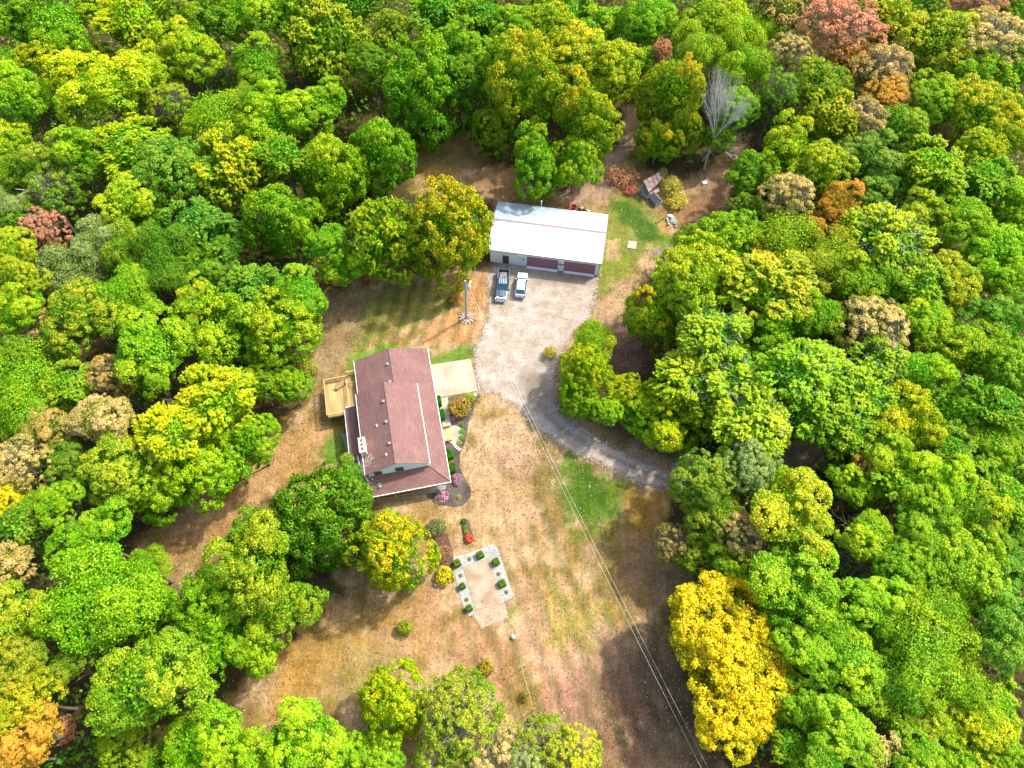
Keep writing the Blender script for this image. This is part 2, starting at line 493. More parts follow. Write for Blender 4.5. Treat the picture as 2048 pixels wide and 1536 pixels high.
# zones: polygon in photo survey points, colour, softness in metres, strength
ZONES = [
    ([(640, 600), (735, 565), (745, 640), (700, 720), (600, 800), (640, 700)], (176, 150, 108), 2.0, 0.85),
    ([(735, 575), (905, 560), (930, 610), (860, 640), (790, 660), (700, 720)], (164, 160, 74), 1.5, 0.95),
    ([(740, 590), (830, 590), (800, 640), (740, 670), (705, 715)], (128, 140, 52), 1.8, 0.6),
    ([(900, 560), (990, 530), (975, 600), (955, 680), (850, 690), (850, 660), (920, 620)], (226, 168, 108), 1.2, 0.9),
    ([(700, 745), (705, 712), (760, 690), (800, 690), (860, 705), (960, 690), (948, 722), (862, 733), (700, 745)], (110, 165, 40), 1.0, 0.95),
    ([(700, 740), (700, 715), (790, 685), (800, 700), (720, 730)], (120, 178, 20), 0.7, 0.8),
    ([(640, 880), (660, 840), (690, 830), (700, 930), (650, 930)], (90, 160, 25), 0.8, 0.95),
    ([(1100, 925), (1140, 895), (1190, 930), (1240, 965), (1252, 1040), (1200, 1085), (1130, 1040), (1110, 980)], (96, 142, 24), 2.2, 1.0),
    ([(1120, 940), (1180, 935), (1225, 985), (1215, 1030), (1160, 1030)], (66, 116, 14), 1.8, 0.8),
    ([(1150, 1060), (1250, 1040), (1260, 1110), (1230, 1200), (1190, 1180), (1190, 1110)], (130, 116, 50), 1.5, 0.8),
    ([(1060, 1230), (1110, 1180), (1230, 1210), (1190, 1300), (1130, 1340)], (188, 172, 70), 2.0, 0.75),
    ([(1215, 392), (1270, 395), (1330, 430), (1330, 470), (1420, 448), (1400, 490), (1300, 500), (1250, 560), (1195, 600), (1188, 560), (1205, 500)], (140, 160, 55), 1.0, 0.95),
    ([(1215, 400), (1260, 400), (1310, 450), (1330, 480), (1280, 480), (1245, 450)], (60, 120, 28), 1.0, 0.9),
    ([(1330, 470), (1410, 450), (1390, 480), (1300, 495)], (120, 175, 30), 1.0, 0.8),
    ([(830, 340), (840, 290), (930, 280), (960, 330), (900, 360)], (168, 144, 66), 1.5, 0.9),
    ([(960, 340), (1010, 330), (1100, 400), (985, 400), (900, 380)], (190, 146, 98), 1.5, 0.9),
    ([(1255, 220), (1290, 225), (1265, 300), (1230, 350), (1215, 410), (1110, 405), (1180, 340), (1235, 290)], (208, 172, 142), 0.8, 0.95),
    ([(1300, 420), (1370, 400), (1450, 370), (1490, 290), (1440, 420), (1400, 450), (1350, 460)], (196, 146, 100), 1.5, 0.9),
    ([(1390, 360), (1470, 350), (1440, 430), (1380, 420)], (150, 110, 82), 1.5, 0.6),
    ([(1316, 440), (1338, 436), (1340, 466), (1322, 470)], (226, 176, 98), 0.4, 0.9),
    ([(1216, 480), (1240, 472), (1238, 520), (1214, 525)], (216, 184, 134), 0.4, 0.9),
    ([(1300, 500), (1345, 490), (1350, 510), (1330, 520), (1302, 516)], (172, 160, 140), 0.5, 0.95),
    ([(1200, 590), (1310, 540), (1260, 600), (1245, 670), (1200, 700), (1170, 640)], (224, 186, 140), 1.2, 0.9),
    ([(1220, 660), (1250, 640), (1320, 740), (1230, 770), (1205, 740)], (150, 110, 96), 1.2, 0.95),
    ([(1206, 742), (1222, 735), (1212, 790), (1200, 780)], (182, 168, 160), 0.4, 0.9),
    ([(1140, 810), (1200, 800), (1420, 900), (1400, 940), (1180, 850)], (160, 128, 96), 1.0, 0.9),
    ([(1540, 880), (1640, 870), (1660, 940), (1560, 950)], (214, 190, 150), 0.8, 1.0),
    ([(930, 830), (1060, 850), (1090, 920), (1010, 960), (960, 920)], (240, 200, 156), 2.2, 0.8),
    ([(960, 940), (1080, 960), (1090, 1050), (1000, 1100), (930, 1060)], (232, 188, 142), 2.5, 0.7),
    ([(1060, 860), (1110, 900), (1120, 1000), (1140, 1100), (1090, 1080), (1070, 980)], (140, 122, 60), 1.5, 0.75),
    ([(1000, 890), (1060, 900), (1050, 970), (1000, 940)], (186, 152, 122), 1.5, 0.6),
    ([(1255, 985), (1330, 985), (1340, 1040), (1310, 1080), (1270, 1100), (1255, 1050)], (198, 150, 58), 1.2, 0.85),
    ([(1230, 1060), (1390, 1080), (1370, 1180), (1290, 1240), (1220, 1180)], (186, 146, 98), 2.0, 0.8),
    ([(1180, 1290), (1320, 1220), (1420, 1460), (1440, 1580), (1130, 1580), (1100, 1410)], (152, 118, 90), 2.2, 0.85),  # brown lawn, with tree shade painted into its colour
    ([(1230, 1290), (1310, 1270), (1370, 1440), (1280, 1520), (1200, 1470)], (128, 100, 80), 2.5, 0.5),  # deeper tree shade painted over the brown lawn
    ([(1080, 1310), (1160, 1280), (1170, 1420), (1090, 1430)], (216, 162, 136), 2.0, 0.7),
    ([(1200, 1290), (1300, 1260), (1310, 1280), (1240, 1330)], (208, 176, 130), 1.0, 0.35),
    ([(540, 1310), (680, 1240), (740, 1290), (640, 1400), (540, 1470)], (216, 172, 92), 2.0, 0.85),
    ([(560, 1340), (640, 1310), (620, 1370), (560, 1400)], (208, 148, 46), 1.5, 0.5),
    ([(660, 1330), (760, 1290), (800, 1330), (720, 1400), (660, 1400)], (176, 158, 78), 1.8, 0.7),
    ([(740, 1230), (860, 1180), (880, 1300), (760, 1300)], (204, 152, 86), 2.0, 0.6),
    ([(860, 1200), (960, 1260), (1040, 1300), (1020, 1400), (900, 1350)], (206, 154, 112), 2.0, 0.7),
    ([(820, 1000), (900, 1020), (880, 1060), (840, 1080)], (186, 150, 88), 1.0, 0.8),
    ([(440, 1000), (560, 900), (600, 840), (690, 850), (600, 960), (430, 1080), (320, 1150), (310, 1090)], (216, 168, 108), 2.0, 0.75),
    ([(480, 1050), (540, 1000), (560, 1010), (470, 1090), (350, 1160), (420, 1090)], (172, 132, 64), 1.5, 0.5),
    ([(990, 1180), (1060, 1160), (1110, 1280), (1060, 1330), (1020, 1260)], (226, 178, 142), 2.0, 0.7),
    ([(1010, 1225), (1040, 1200), (1040, 1230), (1012, 1250)], (150, 160, 60), 0.8, 0.7),
]

xs = axis(-900, 900, -62, 62, 0.33)
ys = axis(-400, 1500, -4, 108, 0.33)
GX, GY = np.meshgrid(xs, ys)
gx, gy = GX.ravel(), GY.ravel()


def paint(gx, gy):
    n = fbm(gx * 0.35, gy * 0.35, 3)
    n2 = fbm(gx * 0.9, gy * 0.9, 11)
    ff1 = np.array(A(112, 84, 58)); ff2 = np.array(A(84, 96, 40))
    col = ff1[None, :] * (1 - n[:, None]) + ff2[None, :] * n[:, None]
    wob = (fbm(gx * 0.4, gy * 0.4, 21) - 0.5) * 4.0 + (n2 - 0.5) * 1.5
    d = sdist(gx, gy, CLEARING) + wob
    k = np.clip(d / 1.5 + 0.5, 0, 1)[:, None]
    dry = np.array(A(226, 190, 142)); dry2 = np.array(A(170, 144, 76))
    nl_ = np.clip((n - .5) * 3.4 + .5 + (n2 - .5) * 1.2, 0, 1); lawn = dry[None, :] * nl_[:, None] + dry2[None, :] * (1 - nl_[:, None])
    col = col * (1 - k) + lawn * k
    for i, (pts, c, soft, st) in enumerate(ZONES):
        P = gp(pts)
        pa = np.array(P)
        mnx, mny = pa.min(0) - 6; mxx, mxy = pa.max(0) + 6
        s = (gx > mnx) & (gx < mxx) & (gy > mny) & (gy < mxy)
        if not s.any(): continue
        x, y = gx[s], gy[s]
        w = (fbm(x * 0.5, y * 0.5, 31 + i) - 0.5) * 2.6 * soft + (fbm(x * 1.7, y * 1.7, 71 + i) - 0.5) * 1.2 * soft
        k = np.clip((sdist(x, y, P) + w) / soft + 0.4, 0, 1) * st
        k = k * (0.85 + 0.3 * (fbm(x * 0.8, y * 0.8, 91 + i) - 0.5))
        k = np.clip(k, 0, 1)[:, None]
        col[s] = col[s] * (1 - k) + np.array(A(*c))[None, :] * k
    # mower passes: alternate bands of paler and greener grass
    for poly, ang, wl_, st in (([(735, 575), (985, 545), (960, 680), (700, 720)], 78, 1.1, .26), ([(1000, 980), (1150, 1000), (1400, 1500), (1000, 1500), (900, 1250)], 112, 1.25, .22), ([(540, 900), (650, 850), (640, 960), (330, 1150), (300, 1090)], 40, 1.2, .10)):
        P = gp(poly); k = np.clip(sdist(gx, gy, P) / 2 + .5, 0, 1)
        a_ = math.radians(ang); t = (gx * -math.sin(a_) + gy * math.cos(a_)) + (fbm(gx * .2, gy * .2, 7) - .5) * 1.2
        b_ = np.sin(t * math.pi / wl_) * k * st * (.4 + 1.2 * fbm(gx * .15, gy * .15, 8))
        col = col * (1 + b_[:, None] * np.array([1.0, .6, .8])[None, :])
    return col


gcol = paint(gx, gy)
gz = (fbm(gx * 0.3, gy * 0.3, 5) - 0.5) * 0.05
far = np.maximum(np.hypot(gx, gy - 50) - 150, 0)
gz = gz + far * 0.0
ny, nx = GX.shape
idx = np.arange(nx * ny).reshape(ny, nx)
quads = np.stack([idx[:-1, :-1].ravel(), idx[:-1, 1:].ravel(), idx[1:, 1:].ravel(), idx[1:, :-1].ravel()], 1)


def fast_mesh(name, verts, faces, attr=None, attrname='paint', domain='POINT'):
    me = bpy.data.meshes.new(name)
    verts = np.asarray(verts, np.float32); faces = np.asarray(faces, np.int32)
    nv, nf, k = len(verts), len(faces), faces.shape[1]
    me.vertices.add(nv); me.vertices.foreach_set('co', verts.ravel())
    me.loops.add(nf * k); me.loops.foreach_set('vertex_index', faces.ravel())
    me.polygons.add(nf); me.polygons.foreach_set('loop_start', np.arange(0, nf * k, k, dtype=np.int32))
    try:
        me.polygons.foreach_set('loop_total', np.full(nf, k, dtype=np.int32))
    except Exception:
        pass
    me.update(calc_edges=True)
    if attr is not None:
        a = me.attributes.new(attrname, 'FLOAT_COLOR', domain)
        arr = np.ones((len(attr), 4), np.float32); arr[:, :3] = attr
        a.data.foreach_set('color', arr.ravel())
    return me


def ground_mat():
    m, nt, out = new_mat('dry_lawn_and_forest_floor')
    N, L = nt.nodes, nt.links
    b = N.new('ShaderNodeBsdfPrincipled'); b.inputs['Roughness'].default_value = 0.95
    b.inputs['Specular IOR Level'].default_value = 0.1
    at = N.new('ShaderNodeAttribute'); at.attribute_name = 'paint'
    tc = N.new('ShaderNodeTexCoord')
    def noise(scale, detail=5, rough=0.6, vec=None):
        n = N.new('ShaderNodeTexNoise'); n.inputs['Scale'].default_value = scale; n.inputs['Detail'].default_value = detail
        n.inputs['Roughness'].default_value = rough
        L.new(vec or tc.outputs['Object'], n.inputs['Vector'])
        return n.outputs['Fac']
    mp = N.new('ShaderNodeMapping'); mp.inputs['Rotation'].default_value = (0, 0, R(-22)); mp.inputs['Scale'].default_value = (1.6, 0.12, 1)
    L.new(tc.outputs['Object'], mp.inputs['Vector'])
    streak = noise(1.2, 4, 0.6, mp.outputs[0])
    def contr(s, lo, hi, a, bb):
        r = N.new('ShaderNodeMapRange'); r.inputs['From Min'].default_value = lo; r.inputs['From Max'].default_value = hi
        r.inputs['To Min'].default_value = a; r.inputs['To Max'].default_value = bb
        L.new(s, r.inputs['Value']); return r.outputs['Result']
    v1 = contr(noise(2.2, 6, 0.75), 0.3, 0.7, 0.62, 1.36)
    v2 = contr(noise(6.0, 5, 0.8), 0.32, 0.68, 0.66, 1.32)
    v3 = contr(streak, 0.3, 0.7, 0.84, 1.16)
    v4 = contr(noise(0.45, 5), 0.35, 0.65, 0.78, 1.18)
    def mul(a, c):
        x = N.new('ShaderNodeMath'); x.operation = 'MULTIPLY'; L.new(a, x.inputs[0]); L.new(c, x.inputs[1]); return x.outputs[0]
    v = mul(mul(v1, v2), mul(v3, v4))
    vm = N.new('ShaderNodeVectorMath'); vm.operation = 'SCALE'; L.new(at.outputs['Color'], vm.inputs[0]); L.new(v, vm.inputs['Scale'])
    # dry straw flecks
    st = contr(noise(4.0, 6, 0.85), 0.54, 0.64, 0, 0.7)
    mx = N.new('ShaderNodeMix'); mx.data_type = 'RGBA'
    L.new(st, mx.inputs['Factor']); L.new(vm.outputs[0], mx.inputs['A'])
    sc = N.new('ShaderNodeVectorMath'); sc.operation = 'MULTIPLY'; sc.inputs[1].default_value = (1.5, 1.35, 1.3)
    L.new(vm.outputs[0], sc.inputs[0]); L.new(sc.outputs[0], mx.inputs['B'])
    gr = contr(noise(1.1, 6, 0.75), 0.55, 0.72, 0, 0.45)
    mg = N.new('ShaderNodeMix'); mg.data_type = 'RGBA'; L.new(gr, mg.inputs['Factor']); L.new(mx.outputs['Result'], mg.inputs['A'])
    gs = N.new('ShaderNodeVectorMath'); gs.operation = 'MULTIPLY'; gs.inputs[1].default_value = (0.55, 0.85, 0.5)
    L.new(mx.outputs['Result'], gs.inputs[0]); L.new(gs.outputs[0], mg.inputs['B'])
    L.new(mg.outputs['Result'], b.inputs['Base Color'])
    bp = N.new('ShaderNodeBump'); bp.inputs['Strength'].default_value = 0.9; bp.inputs['Distance'].default_value = 0.12
    L.new(noise(5.0, 5, 0.75), bp.inputs['Height']); L.new(bp.outputs[0], b.inputs['Normal'])
    L.new(b.outputs[0], out.inputs['Surface'])
    return m


M['ground'] = ground_mat()
me = fast_mesh('ground', np.stack([gx, gy, gz - 0.03], 1), quads, gcol)
me.materials.append(M['ground']); me.shade_smooth()
o = bpy.data.objects.new('ground', me); COL.objects.link(o); o['kind'] = 'structure'

# ------------------------------------------------------------------ flat sheets with ragged edges (driveway, beds)
def sheet_mat(name, cols, scale=(0.8, 4.0), edge_noise=1.3, speck=None, bump=0.6):
    m, nt, out = new_mat(name)
    N, L = nt.nodes, nt.links
    tc = N.new('ShaderNodeTexCoord')
    b = N.new('ShaderNodeBsdfPrincipled'); b.inputs['Roughness'].default_value = 0.95; b.inputs['Specular IOR Level'].default_value = 0.15
    def noise(s, d=5, r=0.6):
        n = N.new('ShaderNodeTexNoise'); n.inputs['Scale'].default_value = s; n.inputs['Detail'].default_value = d; n.inputs['Roughness'].default_value = r
        L.new(tc.outputs['Object'], n.inputs['Vector']); return n.outputs['Fac']
    def mr(s, a, c, d, e):
        r = N.new('ShaderNodeMapRange'); r.inputs['From Min'].default_value = a; r.inputs['From Max'].default_value = c
        r.inputs['To Min'].default_value = d; r.inputs['To Max'].default_value = e; L.new(s, r.inputs['Value']); return r.outputs[0]
    at = N.new('ShaderNodeAttribute'); at.attribute_name = 'paint'
    sp = N.new('ShaderNodeSeparateColor'); L.new(at.outputs['Color'], sp.inputs[0])
    mx = N.new('ShaderNodeMix'); mx.data_type = 'RGBA'
    mx.inputs['A'].default_value = (*cols[0], 1); mx.inputs['B'].default_value = (*cols[1], 1)
    L.new(mr(noise(scale[0] * .6, 7, 0.7), 0.40, 0.60, 0, 1), mx.inputs['Factor'])
    # second tone: wheel tracks and dark patches, painted tree shade included (green channel)
    mt = N.new('ShaderNodeMix'); mt.data_type = 'RGBA'
    L.new(sp.outputs['Green'], mt.inputs['Factor']); L.new(mx.outputs['Result'], mt.inputs['A'])
    mt.inputs['B'].default_value = (*(cols[2] if len(cols) > 2 else cols[1]), 1)
    v = N.new('ShaderNodeMath'); v.operation = 'MULTIPLY'
    L.new(mr(noise(scale[1], 5, 0.8), 0.3, 0.7, 0.68, 1.3), v.inputs[0]); L.new(mr(noise(9, 4, 0.8), 0.3, 0.7, 0.75, 1.25), v.inputs[1])
    vm = N.new('ShaderNodeVectorMath'); vm.operation = 'SCALE'; L.new(mt.outputs['Result'], vm.inputs[0]); L.new(v.outputs[0], vm.inputs['Scale'])
    L.new(vm.outputs[0], b.inputs['Base Color'])
    bp = N.new('ShaderNodeBump'); bp.inputs['Strength'].default_value = bump; bp.inputs['Distance'].default_value = 0.05
    L.new(noise(9, 5, 0.8), bp.inputs['Height']); L.new(bp.outputs[0], b.inputs['Normal'])
    # edge thins out into the grass
    nz = N.new('ShaderNodeMath'); nz.operation = 'MULTIPLY_ADD'; nz.inputs[1].default_value = edge_noise; L.new(sp.outputs['Red'], nz.inputs[2])
    ns = N.new('ShaderNodeMath'); ns.operation = 'SUBTRACT'; ns.inputs[1].default_value = 0.5
    L.new(noise(2.5, 6, 0.8), ns.inputs[0]); L.new(ns.outputs[0], nz.inputs[0])
    al = mr(nz.outputs[0], 0.42, 0.58, 0, 1)
    tr = N.new('ShaderNodeBsdfTransparent')
    ms = N.new('ShaderNodeMixShader'); L.new(al, ms.inputs[0]); L.new(tr.outputs[0], ms.inputs[1]); L.new(b.outputs[0], ms.inputs[2])
    L.new(ms.outputs[0], out.inputs['Surface'])
    return m


def sheet(name, poly, z, m, soft=1.0, step=0.35, tracks=None, patches=()):
    P = np.array(poly)
    x0, y0 = P.min(0) - soft; x1, y1 = P.max(0) + soft
    X, Y = np.meshgrid(np.arange(x0, x1 + step, step), np.arange(y0, y1 + step, step))
    d = sdist(X.ravel(), Y.ravel(), poly)
    edge = np.clip(d / soft * 0.5 + 0.5, 0, 1)
    g = np.zeros_like(edge)
    if tracks is not None:
        for pl, wdt, st in tracks:
            best = np.full(edge.shape, 1e9)
            for (ax, ay), (bx, by) in zip(pl[:-1], pl[1:]):
                ex, ey = bx - ax, by - ay
                t = np.clip(((X.ravel() - ax) * ex + (Y.ravel() - ay) * ey) / (ex * ex + ey * ey), 0, 1)
                best = np.minimum(best, np.hypot(X.ravel() - ax - t * ex, Y.ravel() - ay - t * ey))
            g = np.maximum(g, np.clip(1 - best / wdt, 0, 1) * st)
    for pp, st, sf in patches:
        w = (fbm(X.ravel() * 0.7, Y.ravel() * 0.7, 9) - 0.5) * 2.5
        g = np.maximum(g, np.clip((sdist(X.ravel(), Y.ravel(), pp) + w) / sf + 0.4, 0, 1) * st)
    keep = edge > 0.02
    ny_, nx_ = X.shape
    id_ = np.arange(nx_ * ny_).reshape(ny_, nx_)
    q = np.stack([id_[:-1, :-1].ravel(), id_[:-1, 1:].ravel(), id_[1:, 1:].ravel(), id_[1:, :-1].ravel()], 1)
    q = q[keep[q].any(1)]
    used = np.unique(q); remap = -np.ones(nx_ * ny_, int); remap[used] = np.arange(len(used))
    V = np.stack([X.ravel(), Y.ravel(), np.full(X.size, z)], 1)[used]
    att = np.stack([edge, g, g * 0], 1)[used]
    me = fast_mesh(name, V, remap[q], att)
    me.materials.append(m)
    o = bpy.data.objects.new(name, me); COL.objects.link(o); o['kind'] = 'structure'
    return o


M['gravel'] = sheet_mat('pale_gravel', edge_noise=2.0, cols=(A(230, 216, 200), A(198, 180, 156), A(166, 150, 128)))
M['whitegravel'] = sheet_mat('white_chip_gravel', (A(214, 217, 208), A(194, 198, 190), A(160, 152, 134)), edge_noise=0.7)
M['mulchbed'] = sheet_mat('slate_mulch_bed', (A(132, 122, 110), A(96, 88, 82), A(150, 120, 96)), edge_noise=0.5, bump=1.0)
M['brownbed'] = sheet_mat('brown_leafy_bed', (A(118, 88, 74), A(150, 112, 88), A(80, 70, 66)), edge_noise=1.0, bump=1.0)
M['litterbed'] = sheet_mat('sandy_apron', (A(228, 204, 172), A(212, 182, 148), A(186, 156, 126)), edge_noise=1.3)

DRIVE = gp([(975, 560), (985, 528), (1060, 530), (1196, 550), (1192, 590), (1178, 640), (1135, 680), (1112, 735), (1105, 790), (1125, 830), (1180, 868), (1250, 906),
            (1335, 945), (1352, 962), (1330, 975), (1292, 974), (1240, 948), (1180, 920), (1110, 884), (1062, 845), (1030, 812), (1000, 790),
            (962, 782), (952, 760), (950, 700), (962, 670), (978, 630)])
t1 = gp([(1060, 800), (1120, 856), (1200, 905), (1340, 965)])
dpatch = [(gp([(1040, 760), (1060, 740), (1100, 750), (1100, 830), (1060, 820)]), 0.85, 2.0),  # cast shadow of the driveside tree, painted as darker gravel
          (gp([(985, 535), (1195, 553), (1190, 580), (1100, 572), (985, 560)]), 0.55, 1.5)]  # darker strip along the barn front
sheet('driveway', DRIVE, 0.035, M['gravel'], soft=1.6, tracks=[(t1, 0.65, 0.9)], patches=dpatch)
sheet('driveway', gp([(1335, 950), (1360, 905), (1380, 905), (1400, 940), (1420, 960), (1370, 985), (1330, 980)]), 0.031, M['gravel'], soft=0.7)

# mulch bed along the east front of the house
def Z5(x, y):
    return (860 + x / 5.907, 760 + y / 5.907)


BED = gp([Z5(*p) for p in [(205, 215), (555, 150), (600, 185), (530, 270), (500, 410), (455, 480), (440, 610), (405, 760), (350, 880), (350, 1010), (392, 1130), (470, 1250),
                           (490, 1330), (460, 1420), (390, 1480), (290, 1500), (180, 1480), (80, 1420), (-40, 1390), (-40, 1300), (205, 1265), (215, 1190), (150, 830), (60, 200), (200, 330)]])
sheet('mulch_bed', BED, 0.036, M['mulchbed'], soft=0.25, step=0.2)
def Z3(x, y):
    return (820 + x / 5.12, 1000 + y / 5.12)


sheet('mulch_bed', gp([Z3(*p) for p in [(515, 190), (600, 200), (665, 420), (590, 445), (550, 420)]]), 0.036, M['mulchbed'], soft=0.2, step=0.2)
sheet('mulch_bed', gp([Z3(*p) for p in [(200, 330), (380, 330), (440, 560), (450, 860), (380, 830), (270, 690), (235, 480)]]), 0.03, M['brownbed'], soft=0.6, step=0.25)
GR = gp([Z3(*p) for p in [(440, 575), (545, 562), (850, 450), (905, 510), (1068, 1000), (965, 1040), (960, 1060), (672, 1130), (672, 1165), (605, 1195), (540, 1080), (437, 690)]])
sheet('gravel_border', GR, 0.028, M['whitegravel'], soft=0.25, step=0.2)
sheet('gravel_apron', gp([Z3(*p) for p in [(660, 1120), (970, 1050), (1012, 1205), (730, 1320), (650, 1190)]]), 0.033, M['litterbed'], soft=0.35, step=0.2)

# ------------------------------------------------------------------ concrete slabs
def poly_slab(name, poly, z0, z1, m, kind='structure'):
    P = [tuple(p) for p in poly]
    a = sum(P[i][0] * P[(i + 1) % len(P)][1] - P[(i + 1) % len(P)][0] * P[i][1] for i in range(len(P)))
    if a < 0: P = P[::-1]
    o = MB().prism(P, z0, z1).build(name, m)
    if kind: o['kind'] = kind
    return o


pad = gp([(861.7, 729.8), (941.7, 717.8), (955.5, 782.4), (895.5, 795), (902, 850), (882, 852), (873, 797), (871, 792)])
# the pad is cast in four bays with open joints
pa, pb, pc, pd = [np.array(p) for p in gp([(858.7, 730.3), (941.7, 717.8), (955.5, 782.4), (869, 797)])]
pad_t = bpy.data.objects.new('concrete_pad', None); COL.objects.link(pad_t); pad_t['kind'] = 'structure'
def bil(u, v):
    return pa * (1 - u) * (1 - v) + pb * u * (1 - v) + pc * u * v + pd * (1 - u) * v
for i in range(2):
    for j in range(2):
        g_ = 0.0015
        c4 = [bil(i / 2 + g_, j / 2 + g_), bil((i + 1) / 2 - g_, j / 2 + g_), bil((i + 1) / 2 - g_, (j + 1) / 2 - g_), bil(i / 2 + g_, (j + 1) / 2 - g_)]
        s_ = poly_slab('slab', c4, -0.05, 0.09, M['concrete'], None); s_.parent = pad_t
poly_slab('walkway', gp([(875.5, 798), (895.5, 794), (902.5, 851), (886, 853)]), -0.05, 0.06, M['concrete'])
cc = G(908.5, 869.5)
poly_slab('round_landing', [(cc[0] + 1.25 * math.cos(t), cc[1] + 1.45 * math.sin(t)) for t in np.linspace(0, 2 * math.pi, 37)[:-1]], -0.05, 0.10, M['concrete'])
poly_slab('garden_slab', gp([(926.5, 1133.5), (978.2, 1118.2), (1007.5, 1207), (951.2, 1219)]), -0.05, 0.08,
          mat('sandy_concrete', A(226, 204, 172), 0.9, var=0.1, scale=0.7, col2=A(196, 164, 130), c2scale=0.5, c2lo=0.42, c2hi=0.62, bump=0.1))

# ------------------------------------------------------------------ HOUSE
HC0 = np.array([-12.76, 56.09]); HE = np.array([0.9797, 0.2006]); HS = np.array([0.2006, -0.9797])
HU0, HS0 = -6.0, 11.0
hc = HC0 + HE * HU0 + HS * HS0
HRZ = math.atan2(HE[1], HE[0])
house = thing('house', 'farmhouse with red-brown shingle roofs, pale siding and wrap-around porch', 'house', (hc[0], hc[1], 0), HRZ)


def H(u, s, z):
    """house coordinates: u metres east of the east eave, s metres south of the north gable"""
    return (u - HU0, -(s - HS0), z)


def hbox(mb, u0, u1, s0, s1, z0, z1):
    c = H((u0 + u1) / 2, (s0 + s1) / 2, (z0 + z1) / 2)
    return mb.box(c, (abs(u1 - u0), abs(s1 - s0), abs(z1 - z0)))


def at_house(x, y, z):
    d = G(x, y, z)[:2] - HC0
    return float(d @ HE), float(d @ HS)


def hworld(u, s, z=0):
    p = HC0 + HE * u + HS * s
    return (p[0], p[1], z)


def ccw(pts):
    a = sum(pts[i][0] * pts[(i + 1) % len(pts)][1] - pts[(i + 1) % len(pts)][0] * pts[i][1] for i in range(len(pts)))
    return pts if a > 0 else pts[::-1]


SL = 0.36
W0, W1, UR, UE = -11.07, -2.3, -6.7, 0.0       # west eave, upper east eave, upper ridge, lower east eave
ZE, ZR = 5.3, 7.4
# walls
w = MB()
hbox(w, -10.7, -0.6, 0.4, 7.1, 0, 3.0)
w.build('wall', M['siding'], house)
gm = MB()  # north gable triangle
t0 = 0.4
gm.add([H(-10.7, t0, 3.0), H(-0.6, t0, 3.0), H(-5.55, t0, 4.83), H(-10.7, t0 + .2, 3.0), H(-0.6, t0 + .2, 3.0), H(-5.55, t0 + .2, 4.83)],
       [(0, 1, 2), (5, 4, 3), (0, 3, 4, 1), (1, 4, 5, 2), (2, 5, 3, 0)])
gm.build('gable_wall', M['siding'], house)
w = MB()
hbox(w, -10.7, -2.6, 7.1, 19.15, 0, 5.2)
a = [(-10.7, 5.2), (-2.6, 5.2), (-6.7, 7.2)]
w.add([H(u, 7.1, z) for u, z in a] + [H(u, 19.15, z) for u, z in a], [(0, 1, 2), (5, 4, 3), (0, 3, 4, 1), (1, 4, 5, 2), (2, 5, 3, 0)])
upper = w.build('upper_wall', M['siding'], house)
w = MB(); hbox(w, -2.6, -0.6, 7.1, 18.9, 0, 3.0); w.build('wall', M['siding'], house)
# clapboard reveal lines on the south gable: thin proud boards
cb = MB()
k = 0
zz = 4.05
while zz < 7.1:
    half = min(4.1, (7.2 - zz) / 2.0 * 4.1) if zz > 5.2 else 4.1
    hbox(cb, -6.65 - half + 0.04, -6.65 + half - 0.02, 19.15, 19.165, zz, zz + 0.012)
    zz += 0.2
cbo = cb.build('siding_lap', M['siding'], house); cbo['kind'] = 'stuff'


def roofplate(name, pts, th=0.16, lab=None):
    mb = MB().slab(ccw([H(*p) for p in pts]), th)
    o = mb.build(name, M['shingle'], house, uvmode='roof')
    if lab: o['label'] = lab
    return o


r1 = roofplate('roof', [(-5.55, 0, 5.0), (UE, 0, 3.0), (UE, 6.9, 3.0), (-5.55, 6.9, 5.0)])
r2 = roofplate('roof', [(W0, 0, 3.0), (-5.553, 0, 5.0), (-5.553, 6.9, 5.0), (W0, 6.9, 3.0)])
r3 = roofplate('porch_roof', [(W1 - .3, 6.903, 3.94), (UE, 6.903, 3.0), (UE, 21.7, 3.0), (W1 - .3, 19.15, 3.94)])
r4 = roofplate('porch_roof', [(-10.72, 19.153, 3.93), (W1 - .3, 19.153, 3.93), (UE, 21.703, 2.998), (-13.2, 21.703, 2.998)])
r5 = roofplate('porch_roof', [(-13.2, 7.75, 3.0), (-10.7, 7.75, 3.93), (-10.72, 19.15, 3.93), (-13.2, 21.7, 2.998)], lab='dark shingled lean-to roof along the west wall')
ru1 = roofplate('upper_roof', [(UR, 6.9, ZR), (W1, 6.9, ZE), (W1, 19.35, ZE), (UR, 19.35, ZR)])
ru2 = roofplate('upper_roof', [(W0, 6.9, ZE), (UR - .003, 6.9, ZR), (UR - .003, 19.35, ZR), (W0, 19.35, ZE)])
# caps and flashings
cap = MB()
for (u, s0, s1, z) in ((UR, 6.9, 19.35, ZR + .02), (-5.55, 0, 6.88, 5.02)):
    cap.slab(ccw([H(u - .16, s0, z - .05), H(u, s0, z + .01), H(u, s1, z + .01), H(u - .16, s1, z - .05)]), .03)
    cap.slab(ccw([H(u, s0, z + .01), H(u + .16, s0, z - .05), H(u + .16, s1, z - .05), H(u, s1, z + .01)]), .03)
cap.build('ridge_cap', M['shingle'], house, uvmode='roof')
hip = MB()
A0, B0 = H(W1 - .3, 19.15, 3.97), H(UE, 21.7, 3.03)
hip.tube(A0, B0, 0.06, n=5)
hip.build('hip_cap', M['shingle'], house, uvmode='roof')
